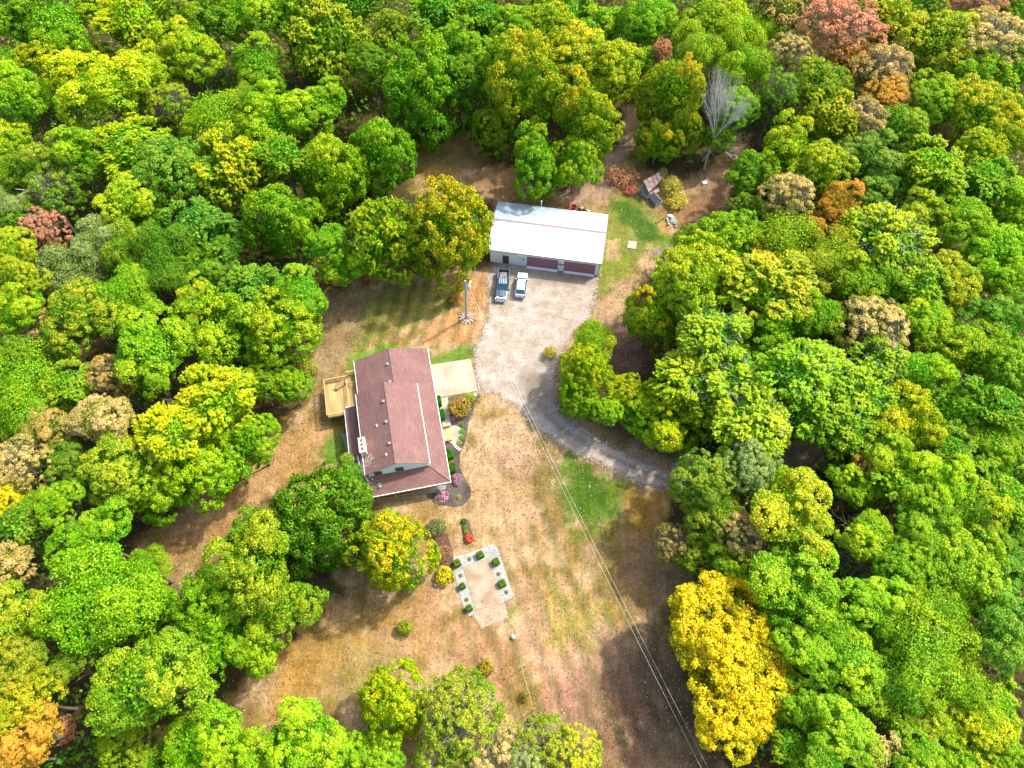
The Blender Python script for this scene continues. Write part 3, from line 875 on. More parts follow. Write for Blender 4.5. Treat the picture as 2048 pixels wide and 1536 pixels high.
# gutters and fascia
for nm, u0, u1, s0, s1, z0, z1 in (('gutter', UE + .0, UE + .08, 0, 21.8, 2.86, 3.0), ('gutter', W0 - .07, W0, 6.9, 19.35, 5.15, 5.29),
                                   ('gutter', W1, W1 + .09, 6.9, 19.4, 5.15, 5.29), ('gutter', W0 - .07, W0, 0, 6.85, 2.86, 3.0),
                                   ('gutter', -13.2, UE, 21.71, 21.79, 2.86, 3.0), ('gutter', -13.27, -13.2, 7.75, 21.75, 2.86, 3.0),
                                   ('downspout', -2.56, -2.46, 19.17, 19.27, 3.98, 5.2), ('downspout', -13.0, -11.1, 7.62, 7.72, 3.3, 3.4)):
    mb = MB(); hbox(mb, u0, u1, s0, s1, z0, z1); mb.build(nm, M['white'], house)
mb = MB()  # rake board of the upper gable
for (u0, z0, u1, z1) in ((W0, ZE, UR, ZR), (UR, ZR, W1, ZE)):
    mb.add([H(u0, 19.352, z0 - .17), H(u1, 19.352, z1 - .17), H(u1, 19.352, z1 - .01), H(u0, 19.352, z0 - .01),
            H(u0, 19.375, z0 - .17), H(u1, 19.375, z1 - .17), H(u1, 19.375, z1 - .01), H(u0, 19.375, z0 - .01)],
           [(4, 5, 6, 7), (3, 2, 1, 0), (0, 1, 5, 4), (2, 3, 7, 6), (1, 2, 6, 5), (0, 4, 7, 3)])
mb.build('rake_board', M['trim'], house)
# windows in the south gable
for (u0, u1, z0, z1) in ((-6.95, -6.0, 4.15, 5.25), (-9.85, -8.95, 4.1, 5.2)):
    fr = MB()
    hbox(fr, u0 - .1, u1 + .1, 19.17, 19.23, z1, z1 + .1); hbox(fr, u0 - .1, u1 + .1, 19.17, 19.23, z0 - .1, z0)
    hbox(fr, u0 - .1, u0, 19.17, 19.23, z0, z1); hbox(fr, u1, u1 + .1, 19.17, 19.23, z0, z1)
    hbox(fr, u0, u1, 19.17, 19.215, (z0 + z1) / 2 - .03, (z0 + z1) / 2 + .03)
    f = fr.build('window', M['greyconcrete'], house)
    p = MB(); hbox(p, u0, u1, 19.168, 19.185, z0, z1); p.build('pane', M['glass'], f)
# east wall openings under the eave
for s in (2.2,):
    mb = MB(); hbox(mb, -.6, -.55, s, s + 3.0, 0.1, 2.4); d_ = mb.build('garage_door', M['white'], house)
for s in (8.5, 15.5, 17.2):
    mb = MB(); hbox(mb, -.6, -.54, s, s + .9, 1.0, 2.2); f = mb.build('window', M['white'], house)
    mb = MB(); hbox(mb, -.55, -.53, s + .08, s + .82, 1.08, 2.12); mb.build('pane', M['glass'], f)
mb = MB(); hbox(mb, -.6, -.54, 12.9, 13.9, 0.4, 2.45); d_ = mb.build('front_door', M['white'], house)
for s in (9.5, 12.2, 15.5):
    mb = MB(); hbox(mb, -10.76, -10.7, s, s + 1.0, 1.0, 2.2); f = mb.build('window', M['white'], house)
    mb = MB(); hbox(mb, -10.78, -10.75, s + .08, s + .92, 1.08, 2.12); mb.build('pane', M['glass'], f)
# south porch: deck floor, beam, posts, rail
mb = MB(); hbox(mb, -12.6, -0.7, 19.15, 21.75, 0.0, 0.25); mb.build('porch_floor', M['greyconcrete'], house)
mb = MB(); hbox(mb, -12.9, -0.35, 21.52, 21.74, 2.36, 2.82); mb.build('porch_beam', M['porchwood'], house)
for u in (-12.6, -10.2, -7.8, -5.4, -3.0, -0.7):
    mb = MB(); hbox(mb, u - .07, u + .07, 21.55, 21.69, 0.25, 2.36); mb.build('porch_post', M['porchwood'], house)
mb = MB(); hbox(mb, -12.6, -3.0, 21.56, 21.68, 1.15, 1.24); mb.build('porch_rail', M['porchwood'], house)
mb = MB()
for k in range(64):
    u = -12.5 + k * .15
    hbox(mb, u - .02, u + .02, 21.60, 21.64, .25, 1.15)
x_ = mb.build('baluster', M['porchwood'], house); x_['kind'] = 'stuff'
for s in (9, 12, 15, 18, 20.9):
    mb = MB(); hbox(mb, -13.0, -12.86, s, s + .14, 0.0, 2.84); mb.build('porch_post', M['white'], house)
# chimney
ch = MB(); hbox(ch, -11.2, -10.4, 14.55, 16.6, 0, 6.75); cho = ch.build('chimney', M['cream'], house)
ch = MB(); hbox(ch, -11.27, -10.33, 14.48, 16.67, 6.75, 6.87); ch.build('chimney_cap', M['cream'], cho)
for k in range(3):
    c = H(-10.8, 14.95 + k * .62, 0)
    f = MB().tube((c[0], c[1], 6.87), (c[0], c[1], 7.12), .17, .16, 12).build('flue', M['clay'], cho)
    MB().tube((c[0], c[1], 7.121), (c[0], c[1], 7.13), .11, .11, 12).build('flue_mouth', M['dark'], cho)
# roof vents
vm_ = None
for (x, y, zt, r, which) in ((775, 728, 4.9, r2, 0), (780.5, 763.5, 4.9, r2, 0), (767, 803, 7.2, ru2, 1), (773, 844, 7.2, ru2, 1), (779.5, 887, 7.2, ru2, 1)):
    u, s = at_house(x, y, zt)
    zr = 3.0 + SL * (u - W0) if which == 0 else ZE + (ZR - ZE) / (UR - W0) * (u - W0)
    mb = MB(); hbox(mb, u - .15, u + .15, s - .15, s + .15, zr - .1, zr + .16); v = mb.build('roof_vent', M['steel'], r)
    mb = MB(); hbox(mb, u - .19, u + .19, s - .19, s + .19, zr + .16, zr + .21); mb.build('vent_hood', M['greyconcrete'], r)
for (x, y, zt) in ((754, 852, 6.5), (773, 910, 6.8)):
    u, s = at_house(x, y, zt); zr = ZE + (ZR - ZE) / (UR - W0) * (u - W0)
    c = H(u, s, 0)
    MB().tube((c[0], c[1], zr - .1), (c[0], c[1], zr + .45), .07, n=10).tube((c[0], c[1], zr), (c[0], c[1], zr + .08), .16, .08, 10).build('vent_pipe', M['white'], ru2)
u, s = at_house(745, 958, 3.9); c = H(u, 19.6, 0)
MB().tube((c[0], c[1], 3.6), (c[0], c[1], 4.2), .06, n=10).build('vent_pipe', M['white'], r4)
# satellite dish
dish = thing('satellite_dish', 'grey satellite dish on the shingled south porch roof', 'satellite dish', hworld(-9.3, 20.55, 3.42), HRZ)
MB().tube((0, 0, -.05), (0, 0, .45), .03).build('mast', M['steel'], dish)
db = MB()
n = 18; rings = []
axis_ = Vector((-0.25, -0.75, 0.6)).normalized(); q = axis_.to_track_quat('Z', 'Y')
vs = [q @ Vector((0, 0, 0)) + Vector((0, 0, .55))]
for rr_ in (0.5, 1.0):
    for k in range(n):
        t = 2 * math.pi * k / n
        vs.append(q @ Vector((.38 * rr_ * math.cos(t), .34 * rr_ * math.sin(t), .10 * rr_ ** 2)) + Vector((0, 0, .55)))
fs = [(0, 1 + k, 1 + (k + 1) % n) for k in range(n)] + [(1 + k, 1 + n + k, 1 + n + (k + 1) % n, 1 + (k + 1) % n) for k in range(n)]
db.add(vs, fs); db.build('reflector', M['steel'], dish, smooth=True)
tip = q @ Vector((0, -.1, .42)) + Vector((0, 0, .55)); foot = q @ Vector((0, -.34, .1)) + Vector((0, 0, .55))
MB().tube(foot, tip, .018).build('feed_arm', M['white'], dish)
MB().blob(tuple(tip), (.07, .07, .09), 3).build('receiver', M['white'], dish)

# west patio slab
poly_slab('patio', gp([(681.5, 867), (703, 866), (714, 935), (703, 930)]), -0.05, 0.07, M['greyconcrete'])

# ------------------------------------------------------------------ timber deck
dz = 1.9
deck_c = hworld(-14.0, 5.0)
deck = thing('timber_deck', 'raised fresh-timber deck with railings on the west side of the house', 'deck', deck_c, HRZ)


def D(u, s, z): return (u + 14.0, -(s - 5.0), z)
def dbox(mb, u0, u1, s0, s1, z0, z1):
    return mb.box(D((u0 + u1) / 2, (s0 + s1) / 2, (z0 + z1) / 2), (abs(u1 - u0), abs(s1 - s0), abs(z1 - z0)))


bd = MB()
u = -15.75
tone = []
while u < -12.55:
    dbox(bd, u, u + .135, 2.25, 8.0, dz - .03, dz); u += .145
b_ = bd.build('deck_board', mat('deck_boards', A(255, 226, 150), 0.7, var=0.35, scale=1.0, fine=0.2, fscale=2.5, col2=A(214, 170, 102), c2scale=0.5, c2lo=.42, c2hi=.6, stretch=(3.4, .22, 1)), deck); b_['kind'] = 'stuff'
bd = MB(); u = -12.5
while u < -11.15:
    dbox(bd, u, u + .135, 1.6, 8.0, dz - .06, dz - .02); u += .145
b_ = bd.build('deck_board', M['oldwood'], deck); b_['kind'] = 'stuff'; b_['label'] = 'weathered olive-brown deck boards beside the wall'
for (u0, u1, s0, s1) in ((-15.86, -15.72, 2.15, 8.15), (-15.86, -12.5, 2.13, 2.27), (-15.86, -13.2, 7.98, 8.12), (-12.6, -12.46, 2.7, 7.7), (-12.5, -11.2, 1.5, 1.64)):
    mb = MB(); dbox(mb, u0, u1, s0, s1, dz + .92, dz + .97); mb.build('hand_rail', M['newwood'], deck)
    mb = MB(); dbox(mb, u0 + .03, u1 - .03, s0 + .03, s1 - .03, dz + .08, dz + .14); mb.build('bottom_rail', M['newwood'], deck)
    mb = MB()
    if u1 - u0 > s1 - s0:
        k = u0 + .1
        while k < u1 - .05: dbox(mb, k, k + .04, (s0 + s1) / 2 - .02, (s0 + s1) / 2 + .02, dz + .141, dz + .919); k += .14
    else:
        k = s0 + .1
        while k < s1 - .05: dbox(mb, (u0 + u1) / 2 - .02, (u0 + u1) / 2 + .02, k, k + .04, dz + .141, dz + .919); k += .14
    o = mb.build('baluster', M['newwood'], deck); o['kind'] = 'stuff'
for (u, s) in ((-15.79, 2.2), (-15.79, 5.1), (-15.79, 8.05), (-14.2, 2.2), (-12.53, 2.2), (-13.3, 8.05), (-12.53, 5.2), (-12.53, 7.8), (-11.3, 1.57)):
    mb = MB(); dbox(mb, u - .055, u + .055, s - .055, s + .055, 0, dz + 1.02); mb.build('post', M['newwood'], deck)
mb = MB(); dbox(mb, -15.8, -13.1, 8.01, 8.05, dz - .35, dz - .035); mb.build('skirt_board', M['newwood'], deck)
mb = MB(); dbox(mb, -15.79, -15.75, 2.3, 7.9, dz - .35, dz - .035); mb.build('skirt_board', M['newwood'], deck)
# stair flight down from the deck along the wall side
for k in range(6):
    mb = MB(); dbox(mb, -12.4, -11.4, 2.95 + k * .3, 3.22 + k * .3, dz - .02 - k * .1 + .3, dz + .03 - k * .1 + .3); mb.build('stair_tread', M['oldwood'], deck)
bench = thing('bench', 'slatted timber bench standing on the deck by its inner railing', 'bench', hworld(-13.5, 3.35, dz), HRZ + R(28))
for k in range(4):
    MB().box((0, -.2 + k * .12, .45), (1.7, .1, .04)).build('seat_slat', M['oldwood'], bench)
for x in (-.75, .75):
    MB().box((x, 0, .215), (.08, .4, .43)).build('leg', M['oldwood'], bench)
MB().box((0, .28, .75), (1.7, .05, .3), rx=-.2).build('backrest', M['newwood'], bench)

# entry steps and rails
ent = thing('entry_steps', 'fresh-timber entry steps with side rails at the round landing', 'steps', hworld(0.5, 13.4), HRZ)
MB().box((0, 0, .28), (1.0, 2.0, .1)).build('platform', M['newwood'], ent)
MB().box((.62, 0, .15), (.28, 1.9, .08)).build('step', M['newwood'], ent)
for y in (-1.05, 1.05):
    MB().box((.15, y, 1.05), (1.15, .1, .06)).build('hand_rail', M['newwood'], ent)
    for x in (-.35, .1, .55):
        MB().box((x, y, .51), (.09, .09, 1.02)).build('post', M['newwood'], ent)
    m_ = MB()
    for k in range(5): m_.box((-.22 + k * .16, y, .6), (.04, .04, .84))
    m_.build('baluster', M['newwood'], ent)['kind'] = 'stuff'

# ------------------------------------------------------------------ BARN
BO = np.array([-3.62, 74.61]); BE = np.array([0.9876, -0.1575]); BN = np.array([0.1575, 0.9876])
BL, BD, BZ, BR_ = 18.05, 9.75, 3.55, 5.0
BRZ = math.atan2(BE[1], BE[0])
bc = BO + BE * BL / 2 + BN * BD / 2
barn = thing('barn', 'white metal-roofed pole barn garage with two maroon doors and mauve ridge cap', 'barn', (bc[0], bc[1], 0), BRZ)


def B(x, y, z): return (x - BL / 2, y - BD / 2, z)
def bbox(mb, x0, x1, y0, y1, z0, z1):
    return mb.box(B((x0 + x1) / 2, (y0 + y1) / 2, (z0 + z1) / 2), (abs(x1 - x0), abs(y1 - y0), abs(z1 - z0)))


# roof panels 0.9 m wide, each with three ribs
ov = 0.28
rise = BR_ - BZ


def roof_panel(x0, x1, back):
    mb = MB()
    ye, yr = (-ov, BD / 2) if not back else (BD + ov, BD / 2)
    ze_ = BZ - rise * ov / (BD / 2) + .1; zr_ = BR_ + .1
    xs_ = []
    nrib = 4; w_ = (x1 - x0) / nrib
    for k in range(nrib):
        a_ = x0 + k * w_
        xs_ += [(a_, 0), (a_ + w_ - .08, 0), (a_ + w_ - .055, .035), (a_ + w_ - .02, .035)]
    xs_.append((x1, 0))
    n_ = len(xs_)
    v = [B(x, ye, ze_ + h) for x, h in xs_] + [B(x, yr, zr_ + h) for x, h in xs_] + [B(x0, ye, ze_ - .06), B(x1, ye, ze_ - .06), B(x1, yr, zr_ - .06), B(x0, yr, zr_ - .06)]
    f = [(k, k + 1, n_ + k + 1, n_ + k) if not back else (k, n_ + k, n_ + k + 1, k + 1) for k in range(n_ - 1)]
    b0 = 2 * n_
    f += [(b0, b0 + 3, b0 + 2, b0 + 1) if not back else (b0, b0 + 1, b0 + 2, b0 + 3)]
    f += [tuple([b0] + [b0 + 1] + list(range(n_ - 1, -1, -1)))]
    f += [(0, n_, b0 + 3, b0), (n_ - 1, b0 + 1, b0 + 2, 2 * n_ - 1)]
    return mb.add(v, f)


NP = 20
pw = (BL + .5) / NP
m1 = roof_panel(0, pw - .004, False).mesh('roof_panel', M['metalwhite'])
m2 = roof_panel(0, pw - .004, True).mesh('roof_panel', M['metalwhite'])
# streaky blue-grey sky reflection painted in from the north-west corner of the roof
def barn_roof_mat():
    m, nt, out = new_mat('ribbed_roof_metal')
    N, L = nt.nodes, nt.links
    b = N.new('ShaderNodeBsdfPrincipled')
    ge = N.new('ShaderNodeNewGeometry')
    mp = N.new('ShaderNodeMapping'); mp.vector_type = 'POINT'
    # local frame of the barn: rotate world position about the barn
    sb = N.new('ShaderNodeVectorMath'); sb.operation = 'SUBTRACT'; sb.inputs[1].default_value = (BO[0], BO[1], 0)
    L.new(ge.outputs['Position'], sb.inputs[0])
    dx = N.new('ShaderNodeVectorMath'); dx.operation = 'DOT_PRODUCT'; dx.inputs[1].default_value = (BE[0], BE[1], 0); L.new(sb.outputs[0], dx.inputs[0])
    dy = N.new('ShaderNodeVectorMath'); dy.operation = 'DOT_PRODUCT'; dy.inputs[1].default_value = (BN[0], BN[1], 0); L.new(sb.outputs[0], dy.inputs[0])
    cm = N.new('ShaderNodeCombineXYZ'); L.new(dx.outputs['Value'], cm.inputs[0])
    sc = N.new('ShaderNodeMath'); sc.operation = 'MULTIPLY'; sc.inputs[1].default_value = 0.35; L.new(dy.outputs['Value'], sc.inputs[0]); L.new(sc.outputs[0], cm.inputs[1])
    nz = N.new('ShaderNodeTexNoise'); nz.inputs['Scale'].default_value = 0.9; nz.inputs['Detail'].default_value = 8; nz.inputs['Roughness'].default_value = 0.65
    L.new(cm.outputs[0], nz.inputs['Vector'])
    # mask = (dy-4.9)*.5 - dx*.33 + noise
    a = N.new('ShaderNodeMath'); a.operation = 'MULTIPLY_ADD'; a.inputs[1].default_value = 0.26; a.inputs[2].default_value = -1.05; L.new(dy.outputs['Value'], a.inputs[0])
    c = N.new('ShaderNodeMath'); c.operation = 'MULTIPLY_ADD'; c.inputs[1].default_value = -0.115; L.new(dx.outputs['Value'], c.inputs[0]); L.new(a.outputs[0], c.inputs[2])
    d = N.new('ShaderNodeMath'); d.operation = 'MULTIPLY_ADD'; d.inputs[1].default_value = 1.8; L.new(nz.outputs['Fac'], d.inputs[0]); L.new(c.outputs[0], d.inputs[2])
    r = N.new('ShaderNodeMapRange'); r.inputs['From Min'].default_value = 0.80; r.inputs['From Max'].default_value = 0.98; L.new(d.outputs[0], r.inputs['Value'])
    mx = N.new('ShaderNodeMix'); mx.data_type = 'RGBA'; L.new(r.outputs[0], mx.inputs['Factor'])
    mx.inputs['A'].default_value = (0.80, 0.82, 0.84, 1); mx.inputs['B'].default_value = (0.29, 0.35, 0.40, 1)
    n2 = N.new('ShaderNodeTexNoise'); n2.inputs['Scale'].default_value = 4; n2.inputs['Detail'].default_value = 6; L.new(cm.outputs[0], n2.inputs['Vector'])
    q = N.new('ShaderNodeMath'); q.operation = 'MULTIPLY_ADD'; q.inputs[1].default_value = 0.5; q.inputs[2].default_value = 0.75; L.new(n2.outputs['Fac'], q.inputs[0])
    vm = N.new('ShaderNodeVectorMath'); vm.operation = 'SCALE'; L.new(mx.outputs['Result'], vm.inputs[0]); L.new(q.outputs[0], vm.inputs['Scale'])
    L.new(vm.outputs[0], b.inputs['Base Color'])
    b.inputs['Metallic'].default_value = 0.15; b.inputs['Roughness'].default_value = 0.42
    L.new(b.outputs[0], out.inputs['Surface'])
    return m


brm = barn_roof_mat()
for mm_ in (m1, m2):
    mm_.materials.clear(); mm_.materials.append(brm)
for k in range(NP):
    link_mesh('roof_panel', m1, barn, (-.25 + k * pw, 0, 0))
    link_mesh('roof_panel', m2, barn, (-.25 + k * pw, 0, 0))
mb = MB()
for sgn in (-1, 1):
    y1 = BD / 2 + sgn * .22
    pts = [B(-.27, BD / 2, BR_ + .165), B(BL + .27, BD / 2, BR_ + .165), B(BL + .27, y1, BR_ + .165 - .22 * rise / (BD / 2)), B(-.27, y1, BR_ + .165 - .22 * rise / (BD / 2))]
    mb.slab(ccw(pts), .02)
mb.build('ridge_cap', M['trim'], barn)
for x in (-.27, BL + .25):
    mb = MB()
    for back in (0, 1):
        ye, yr = (-ov, BD / 2) if not back else (BD + ov, BD / 2)
        zl = BZ - rise * ov / (BD / 2)
        mb.slab(ccw([B(x - .05, ye, zl + .15), B(x + .08, ye, zl + .15), B(x + .08, yr, BR_ + .15), B(x - .05, yr, BR_ + .15)]), .22)
    mb.build('rake_trim', M['trim'], barn)
for (y0, y1) in ((-ov - .04, -ov + .0), (BD + ov, BD + ov + .04)):
    mb = MB(); bbox(mb, -.2, BL + .2, y0, y1, BZ - .17, BZ - .02); mb.build('eave_trim', M['trim'], barn)


def wall_panel_mesh(wd, h0, h1, rib=True):
    """corrugated sheet standing in the x-z plane, outward -y"""
    mb = MB(); xs_ = []
    n_ = max(1, round(wd / .25)); w_ = wd / n_
    for k in range(n_):
        a_ = k * w_
        xs_ += [(a_, 0), (a_ + w_ * .72, 0), (a_ + w_ * .8, -.03), (a_ + w_ * .92, -.03)]
    xs_.append((wd, 0)); n2_ = len(xs_)
    v = [(x, y, h0) for x, y in xs_] + [(x, y, h1) for x, y in xs_] + [(0, .05, h0), (wd, .05, h0), (wd, .05, h1), (0, .05, h1)]
    f = [(k, k + 1, n2_ + k + 1, n2_ + k) for k in range(n2_ - 1)]
    b0 = 2 * n2_
    f += [(b0 + 1, b0, b0 + 3, b0 + 2), tuple(range(n2_, 2 * n2_)) + (b0 + 2, b0 + 3), (0, n2_, b0 + 3, b0), (n2_ - 1, b0 + 1, b0 + 2, 2 * n2_ - 1)]
    return mb.add(v, f).mesh('wall_panel', M['barnwall'])


M['barnwall'] = mat('pale_grey_green_steel', (0.66, 0.70, 0.65), 0.5, metal=0.1, var=0.05, scale=0.8)
# openings along the front: entry door, two garage doors
opens = [(2.15, 3.09, 2.1), (6.22, 11.2, 2.6), (12.36, 17.27, 2.6)]
def span(x0, x1, z0, z1):
    n_ = max(1, round((x1 - x0) / .9)); w_ = (x1 - x0) / n_
    me_ = wall_panel_mesh(w_ - .003, z0, z1)
    for k in range(n_):
        link_mesh('wall_panel', me_, barn, B(x0 + k * w_, 0, 0))
x = 0.0
for (a_, b_, h_) in opens:
    span(x, a_, 0, BZ); span(a_, b_, h_ + .1, BZ); x = b_
span(x, BL, 0, BZ)
# side and back walls
me_ = wall_panel_mesh(BL / 20 - .003, 0, BZ)
for k in range(20):
    o = link_mesh('wall_panel', me_, barn, B(BL - k * BL / 20, BD, 0), math.pi)
for side, x0 in ((0, 0), (1, BL)):
    nn = 10; w_ = BD / nn
    for k in range(nn):
        ym = (k + .5) * w_
        hh = BZ + rise * (1 - abs(ym - BD / 2) / (BD / 2)) - .12
        me_ = wall_panel_mesh(w_ - .003, 0, hh)
        if side: link_mesh('wall_panel', me_, barn, B(BL, k * w_, 0), math.pi / 2)
        else: link_mesh('wall_panel', me_, barn, B(0, BD - k * w_, 0), -math.pi / 2)
# corner trims
for (x, y) in ((-.04, -.05), (BL - .04, -.05), (-.04, BD - .03), (BL - .04, BD - .03)):
    mb = MB(); bbox(mb, x, x + .1, y, y + .1, 0, BZ - .02); mb.build('corner_trim', M['trim'], barn)
# doors
for gi, (a_, b_, h_) in enumerate(opens[1:]):
    dr = MB(); bbox(dr, a_, b_, .14, .2, 0, h_); d0 = dr.build('garage_door', M['door'], barn)
    rows, cols_ = 4, 8
    for r_ in range(rows):
        hh = h_ / rows
        pm = MB(); bbox(pm, a_ + .01, b_ - .01, .10, .14, r_ * hh + .012, (r_ + 1) * hh - .012)
        cw = (b_ - a_) / cols_
        for c_ in range(cols_):
            bbox(pm, a_ + c_ * cw + .07, a_ + (c_ + 1) * cw - .07, .085, .10, r_ * hh + .12, (r_ + 1) * hh - .12)
        pm.build('door_panel', M['door'], d0)
    for (x0, x1, z0, z1) in ((a_ - .09, a_, 0, h_ + .1), (b_, b_ + .09, 0, h_ + .1), (a_, b_, h_, h_ + .1)):
        mb = MB(); bbox(mb, x0, x1, -.05, .14, z0, z1); mb.build('door_trim', M['trim'], barn)
    mb = MB(); bbox(mb, a_ - .05, b_ + .05, -.38, .12, -.05, .08); mb.build('door_sill', M['white'], barn)
a_, b_, h_ = opens[0]
mb = MB(); bbox(mb, a_, b_, .02, .08, 0.05, h_); d0 = mb.build('entry_door', M['doordark'], barn)
c = B(b_ - .12, .0, 1.0); MB().blob(c, (.04, .04, .04), 1).build('handle', M['steel'], d0)
mb = MB(); bbox(mb, a_ - .06, a_, -.05, .08, 0, h_ + .1); bbox(mb, b_, b_ + .06, -.05, .08, 0, h_ + .1); bbox(mb, a_, b_, -.05, .08, h_, h_ + .1); mb.build('door_trim', M['trim'], barn)
mb = MB(); bbox(mb, a_ - .05, b_ + .05, -.45, .0, -.05, .07); mb.build('door_sill', M['concrete'], barn)
# wall fittings
mb = MB(); bbox(mb, 4.85, 5.15, -.2, -.03, 2.15, 2.24); mb.build('wall_lamp', M['steel'], barn)
mb = MB(); bbox(mb, 5.42, 5.76, -.16, -.03, 1.62, 2.05); mb.build('meter_box', M['greystone'], barn)
# dark curved ornament between the doors
orn = MB()
for k in range(12):
    t0_, t1_ = math.pi * (1.0 + k / 12), math.pi * (1.0 + (k + 1) / 12)
    wz = .05 + .05 * math.sin(math.pi * (k + .5) / 12)
    p0 = B(11.78 + .42 * math.cos(t0_), -.07, 1.85 + .22 * math.sin(t0_)); p1 = B(11.78 + .42 * math.cos(t1_), -.07, 1.85 + .22 * math.sin(t1_))
    orn.tube(p0, p1, wz * .8, n=6)
for (x, z, r_) in ((11.56, 1.98, .09), (11.68, 2.03, .06), (11.95, 1.93, .06), (12.05, 1.86, .06)):
    orn.blob(B(x, -.08, z), (r_, .04, r_ * .9), 5)
orn.build('wall_ornament', mat('dark_blue_grey_iron', (0.03, 0.04, 0.06), 0.5, var=0.1), barn)
# vent pipe behind the barn eave
pp = G(1083, 404, 4.6)
d_ = np.array([pp[0], pp[1]]) - bc
lx, ly = float(d_ @ BE), float(d_ @ BN)
MB().tube((lx, ly, 3.3), (lx, ly, 4.7), .07, n=10).tube((lx, ly, 4.7), (lx, ly, 4.82), .13, .1, 10).build('vent_pipe', M['white'], barn)

# things behind the barn
p = G(1147, 415.5, .6)
tub = thing('tub', 'bright red plastic tub standing behind the barn eave', 'tub', (p[0], p[1] + .15, 0))
mb = MB().tube((0, 0, 0), (0, 0, .85), .33, .42, 20, caps=False); mb.tube((0, 0, 0), (0, 0, .02), .33, n=20); mb.tube((0, 0, .84), (0, 0, .88), .45, .45, 20, caps=False)
mb.build('body', M['redplastic'], tub); MB().tube((0, 0, .45), (0, 0, .46), .37, n=20).build('water', M['clay'], tub)
p = G(1164, 417, .6)
gr = thing('machine', 'dark wheeled garden machine parked behind the barn beside the red tub', 'machine', (p[0], p[1] + .1, 0), .3)
MB().box((0, 0, .55), (.75, .5, .35), taper=.8).build('body', M['greystone'], gr)
for sx in (-.35, .35):
    MB().tube((sx, -.3, .25), (sx, .3, .25), .25, n=14).build('wheel', M['black'], gr)
MB().tube((-.3, .2, .7), (-.5, .5, 1.15), .03).tube((.3, .2, .7), (.5, .5, 1.15), .03).tube((-.5, .5, 1.15), (.5, .5, 1.15), .03).build('handle', M['black'], gr)
p = G(1176, 421, .2)
tag(MB().box((p[0], p[1], .15), (.3, .3, .3), taper=.7).blob((p[0] + .3, p[1] - .1, .12), (.18, .15, .14), 2).build('bag', M['white']), 'small white bag on the ground behind the barn corner', 'bag')

# ------------------------------------------------------------------ VEHICLES
def loft(stations, m, name, parent, smooth=True, closed=True):
    """stations: list of (x, [(y,z)...]) same ring length; x runs forward"""
    mb = MB(); n_ = len(stations[0][1]); v = []
    for x, ring in stations:
        v += [(x, y, z) for y, z in ring]
    f = []
    for i in range(len(stations) - 1):
        for k in range(n_):
            k2 = (k + 1) % n_
            f.append((i * n_ + k, i * n_ + k2, (i + 1) * n_ + k2, (i + 1) * n_ + k))
    f.append(tuple(range(n_))[::-1]); f.append(tuple((len(stations) - 1) * n_ + k for k in range(n_)))
    mb.add(v, f)
    o = mb.build(name, m, parent, smooth=False)
    if smooth:
        bv = o.modifiers.new('bevel', 'BEVEL'); bv.width = 0.05; bv.segments = 2; bv.limit_method = 'ANGLE'
    return o


def ring(w_, z0, z1, crown=.04, tuck=.9):
    return [(w_ * tuck, z0), (w_, z0 + .25), (w_, z1 - .18), (w_ * .90, z1), (0, z1 + crown), (-w_ * .90, z1), (-w_, z1 - .18), (-w_, z0 + .25), (-w_ * tuck, z0)]


def wheels(car, xf, xr, y, r):
    for x in (xf, xr):
        for s_ in (-1, 1):
            t = MB().tube((x, s_ * (y - .24), r), (x, s_ * y, r), r, n=20).build('wheel', M['black'], car)
            MB().tube((x, s_ * (y - .02), r), (x, s_ * (y + .012), r), r * .62, n=16).build('rim', M['steel'], t)


def car_frame(name, label, front, rear, group=None):
    f, r_ = np.array(front), np.array(rear)
    c = (f + r_) / 2; a_ = math.atan2(f[1] - r_[1], f[0] - r_[0])
    return thing(name, label, name.split('_')[-1] if name != 'pickup_truck' else 'pickup truck', (c[0], c[1], 0.035), a_, group)


tr = car_frame('pickup_truck', 'slate-blue crew-cab pickup with lumber in its open bed', (-1.78, 66.45), (-1.28, 72.1))
# lower body: front is +x, length 5.8
loft([(2.86, ring(.82, .45, .92)), (2.55, ring(.95, .38, 1.02)), (1.7, ring(.99, .36, 1.10)), (1.05, ring(1.0, .34, 1.14)), (.3, ring(1.0, .34, 1.16, 0)), (-1.02, ring(1.0, .34, 1.16, 0))], M['truck'], 'body', tr)
# bed: floor, walls, tailgate
MB().box((-1.95, 0, .62), (1.85, 1.7, .1)).build('bed_floor', M['truckdark'], tr)
for s_ in (-1, 1):
    MB().box((-1.95, s_ * .92, .82), (1.86, .15, .78)).build('bed_side', M['truck'], tr)
    MB().box((-1.95, s_ * .92, 1.225), (1.86, .17, .03)).build('bed_rail', M['truck'], tr)
MB().box((-2.88, 0, .85), (.08, 1.75, .7)).build('tailgate', M['truck'], tr)
MB().box((-2.95, 0, .5), (.12, 1.8, .2)).build('bumper', M['chrome'], tr)
